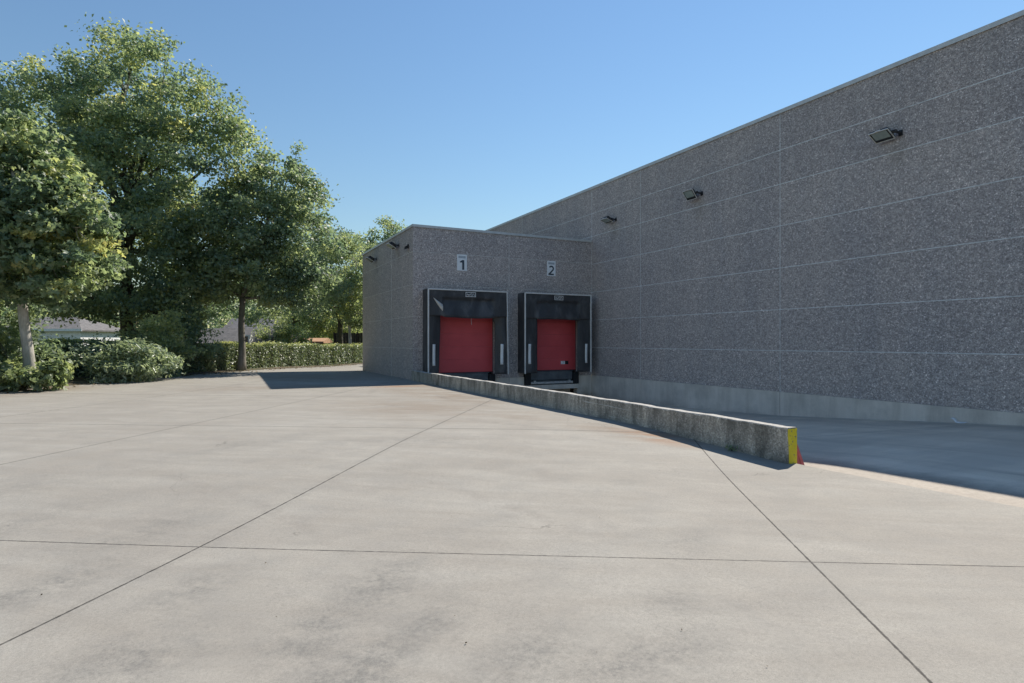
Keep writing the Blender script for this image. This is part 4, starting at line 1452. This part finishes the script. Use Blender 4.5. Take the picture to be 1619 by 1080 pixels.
# ------------------------------------------------------------------ clipped hedge
def hedge(name, label, s0, s1, t0, t1, h, n, leaf, tint0=0.42, toplime=0.85):
    p0 = edge_pt((s0 + s1) / 2, (t0 + t1) / 2)
    root = thing(name, p0, label, 'hedge')
    mb = MB()
    nseg = int((s1 - s0) / 1.0)
    for k in range(nseg):
        a, b = s0 + (s1 - s0) * k / nseg + 0.1, s0 + (s1 - s0) * (k + 1) / nseg - 0.0
        c = [edge_pt(a, t0 + .24), edge_pt(b, t0 + .24), edge_pt(b, t1 - .18), edge_pt(a, t1 - .18)]
        mb.hexa([(x, y, z - 0.05) for x, y, z in c] + [(x, y, z + h - 0.2) for x, y, z in c])
    mb.build('twig_core', M['bark_dark'], root)
    S_ = s0 + (s1 - s0) * rng.random(n)
    face = rng.random(n)
    hh = h + 0.05 * np.sin(S_ * 1.9) + 0.04 * np.sin(S_ * 5.3 + 1)
    jit = np.abs(rng.normal(size=n)) * 0.09
    bul = 0.025 * np.sin(S_ * 2.7) + 0.02 * np.sin(S_ * 7.1 + 2)
    isf = face < 0.62
    ist = (face >= 0.62) & (face < 0.88)
    T = np.where(isf, t0 + jit + bul, np.where(ist, t0 + (t1 - t0) * rng.random(n), t1 - jit))
    Z = np.where(ist, hh - jit * 0.8 + (rng.random(n) < 0.12) * 0.10 * rng.random(n), hh * rng.random(n))
    P = np.empty((n, 3)); N = np.empty((n, 3))
    for i in range(n):
        x, y, z = edge_pt(S_[i], T[i])
        P[i] = (x, y, z + max(0.03, Z[i]))
    nf = np.array([-EN.x, -EN.y, 0.35]); nb = np.array([EN.x, EN.y, 0.35]); nt_ = np.array([0, 0, 1.0])
    N = np.where(isf[:, None], nf, np.where(ist[:, None], nt_, nb)) + rng.normal(size=(n, 3)) * 0.5
    tint = tint0 + 0.16 * rng.normal(size=n)
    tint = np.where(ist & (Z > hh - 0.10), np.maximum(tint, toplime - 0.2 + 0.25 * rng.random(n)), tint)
    leaf_object('leaves', P, N, leaf * (0.6 + 0.7 * rng.random(n)), tint, M['hedge'], root)


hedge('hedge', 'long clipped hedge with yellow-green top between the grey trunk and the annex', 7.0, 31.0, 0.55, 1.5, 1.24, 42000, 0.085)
hedge('hedge', 'dark hedge with bright lime top behind the laurel bush', -4.0, 6.7, 1.9, 2.8, 1.36, 16000, 0.09, 0.25, 0.95)

# dry leaves blown along the bed and grit on the slab
n = 900
S_ = -8 + 36 * rng.random(n)
T_ = rng.normal(size=n) * 0.45 - 0.15
P = np.array([edge_pt(a, b) for a, b in zip(S_, T_)])
P[:, 2] += 0.012 + np.maximum(0, 0.06 * np.clip(T_ / 0.8, 0, 1)) + 0.012
o = leaf_object('leaf_litter', P, rng.normal(size=(n, 3)) * 0.3 + np.array([0, 0, 1.0]), 0.05 + 0.06 * rng.random(n), rng.random(n), M['litter'])
tag(o, 'dry brown leaves scattered along the edge of the concrete', 'leaf litter', kind='stuff')
n = 150
X_ = -6 + 13 * rng.random(n); Y_ = 1.6 + 17 * rng.random(n) ** 1.4
keep = X_ < 6.2
P = np.array([(x, y, yard_z(x, y) + 0.008) for x, y in zip(X_[keep], Y_[keep])])
n = len(P)
o = leaf_object('grit', P, rng.normal(size=(n, 3)) * 0.35 + np.array([0, 0, 1.0]), 0.007 + 0.010 * rng.random(n) ** 3, rng.random(n) * 0.4, M['litter'], slim=0.45)
tag(o, 'scattered dark grit and leaf crumbs on the concrete', 'grit', kind='stuff')


# ------------------------------------------------------------------ houses beyond the hedge
def gable(name, label, cat, x, d, wid, dep, eave, ridge, wallm, roofm, rz=0.0, hip=0.0, over=0.35, z0=0.0, thick=0.14):
    bx, by = W(x, d)
    root = thing(name, (bx, by, z0), label, cat)
    ang = -YAW + rz
    ca, sa = math.cos(ang), math.sin(ang)

    def T(u, v, z):
        return (bx + u * ca - v * sa, by + u * sa + v * ca, z)
    a, b = wid / 2, dep / 2
    mb = MB()
    mb.hexa([T(-a, -b, z0 - 0.1), T(a, -b, z0 - 0.1), T(a, b, z0 - 0.1), T(-a, b, z0 - 0.1), T(-a, -b, eave), T(a, -b, eave), T(a, b, eave), T(-a, b, eave)])
    if hip == 0:
        for s in (-1, 1):
            mb.prism([T(s * a, -b, eave), T(s * a, b, eave), T(s * a, 0, ridge - 0.15)], Vector(T(s * (a - 0.1), 0, 0)) - Vector(T(s * a, 0, 0)))
    mb.build('wall', wallm, root)
    mb = MB()
    A, Bb = a + over, b + over
    ez = eave - over * (ridge - eave) / b * 0.6
    rx = A - hip
    t = thick
    low = [T(-A, -Bb, ez), T(A, -Bb, ez), T(A, Bb, ez), T(-A, Bb, ez)]
    rd = [T(-rx, 0, ridge), T(rx, 0, ridge)]
    up = lambda p: (p[0], p[1], p[2] + t)
    L2, R2 = [up(p) for p in low], [up(p) for p in rd]
    mb.face([L2[0], L2[1], R2[1], R2[0]]); mb.face([L2[2], L2[3], R2[0], R2[1]])
    mb.face([L2[1], L2[2], R2[1]]); mb.face([L2[3], L2[0], R2[0]])
    mb.face([low[1], low[0], rd[0], rd[1]]); mb.face([low[3], low[2], rd[1], rd[0]])
    for i in range(4):
        j = (i + 1) % 4
        mb.face([low[i], low[j], L2[j], L2[i]])
    roof = mb.build('roof', roofm, root)
    return root, roof, T


h, rf, T = gable('bungalow', 'white bungalow with grey hipped roof seen under the maple', 'house', -45.5, 60, 9.0, 7, 2.5, 3.8, M['render_white'], M['slate'], hip=3.2)


def panel(T, u0, u1, v, z0, z1, mat, name, parent, th=0.05):
    mb = MB()
    mb.hexa([T(u0, v - th, z0), T(u1, v - th, z0), T(u1, v, z0), T(u0, v, z0), T(u0, v - th, z1), T(u1, v - th, z1), T(u1, v, z1), T(u0, v, z1)])
    return mb.build(name, mat, parent)


panel(T, -2.6, -1.0, -3.505, 0.6, 1.75, M['window'], 'window', h)
panel(T, -4.9, 4.9, -3.86, 2.42, 2.66, M['render_white'], 'fascia', h)
panel(T, 1.8, 3.0, -3.505, 0.6, 1.75, M['window'], 'window', h)
h, rf, T = gable('garden_house', 'grey-roofed low garden house with dormer behind the grey trunk', 'garden house', -22.8, 47, 8.2, 4.5, 1.15, 2.35, M['brownwood'], M['slate'])
panel(T, 2.45, 3.15, -1.9, 1.35, 1.95, M['render_white'], 'dormer', h, 0.6)
panel(T, 2.56, 3.04, -2.505, 1.42, 1.85, M['window'], 'dormer_window', h, 0.03)
h, rf, T = gable('slate_house', 'house with pale blue-grey slate roof behind the ash trunk', 'house', -26.6, 62, 4.6, 6.0, 2.0, 3.7, M['greywall'], M['lilac'])
panel(T, -1.6, -0.6, -3.005, 0.6, 1.7, M['window'], 'window', h)
panel(T, 0.6, 1.6, -3.005, 0.6, 1.7, M['window'], 'window', h)
h, rf, T = gable('red_roofed_shed', 'small shed with red tiled roof just above the hedge', 'shed', -20.8, 51, 1.9, 2.4, 1.5, 2.15, M['greywall'], M['redtile'], hip=0.6, over=0.2)
panel(T, -0.35, 0.35, -1.205, 0.1, 1.4, M['brownwood'], 'door', h)
h, rf, T = gable('orange_roofed_shed', 'low shed with orange tiled roof above the hedge near the annex', 'shed', -17.4, 52, 2.2, 2.2, 1.35, 1.62, M['brownwood'], M['orangetile'], over=0.25)
panel(T, -0.4, 0.4, -1.105, 0.1, 1.3, M['greywall'], 'door', h)
h, rf, T = gable('pergola', 'dark timber lean-to roof sloping beside the orange roofed shed', 'lean-to', -18.6, 49.5, 1.7, 2.0, 1.3, 1.95, M['brownwood'], M['brownwood'], over=0.2, thick=0.1, rz=0.5)

bx, by = W(-13.0, 50.5)
fn = thing('timber_fence', (bx, by, 0), 'dark brown timber fence behind the two trunks near annex', 'fence')
mb = MB()
ca, sa = math.cos(-YAW), math.sin(-YAW)
for k in range(28):
    u = -2.1 + k * 0.2
    def TT(u, v, z): return (bx + u * ca - v * sa, by + u * sa + v * ca, z)
    dz = 0.02 * (k % 3)
    mb.hexa([TT(u, 0, -0.1), TT(u + 0.185, 0, -0.1), TT(u + 0.185, 0.03, -0.1), TT(u, 0.03, -0.1), TT(u, 0, 2.15 + dz), TT(u + 0.185, 0, 2.15 + dz), TT(u + 0.185, 0.03, 2.15 + dz), TT(u, 0.03, 2.15 + dz)])
mb.build('boards', M['brownwood'], fn)
for u in (-2.15, -0.2, 1.7, 3.5):
    mb = MB()
    mb.hexa([TT(u, -0.06, -0.1), TT(u + 0.1, -0.06, -0.1), TT(u + 0.1, -0.003, -0.1), TT(u, -0.003, -0.1), TT(u, -0.06, 2.25), TT(u + 0.1, -0.06, 2.25), TT(u + 0.1, -0.003, 2.25), TT(u, -0.003, 2.25)])
    mb.build('post', M['brownwood'], fn)
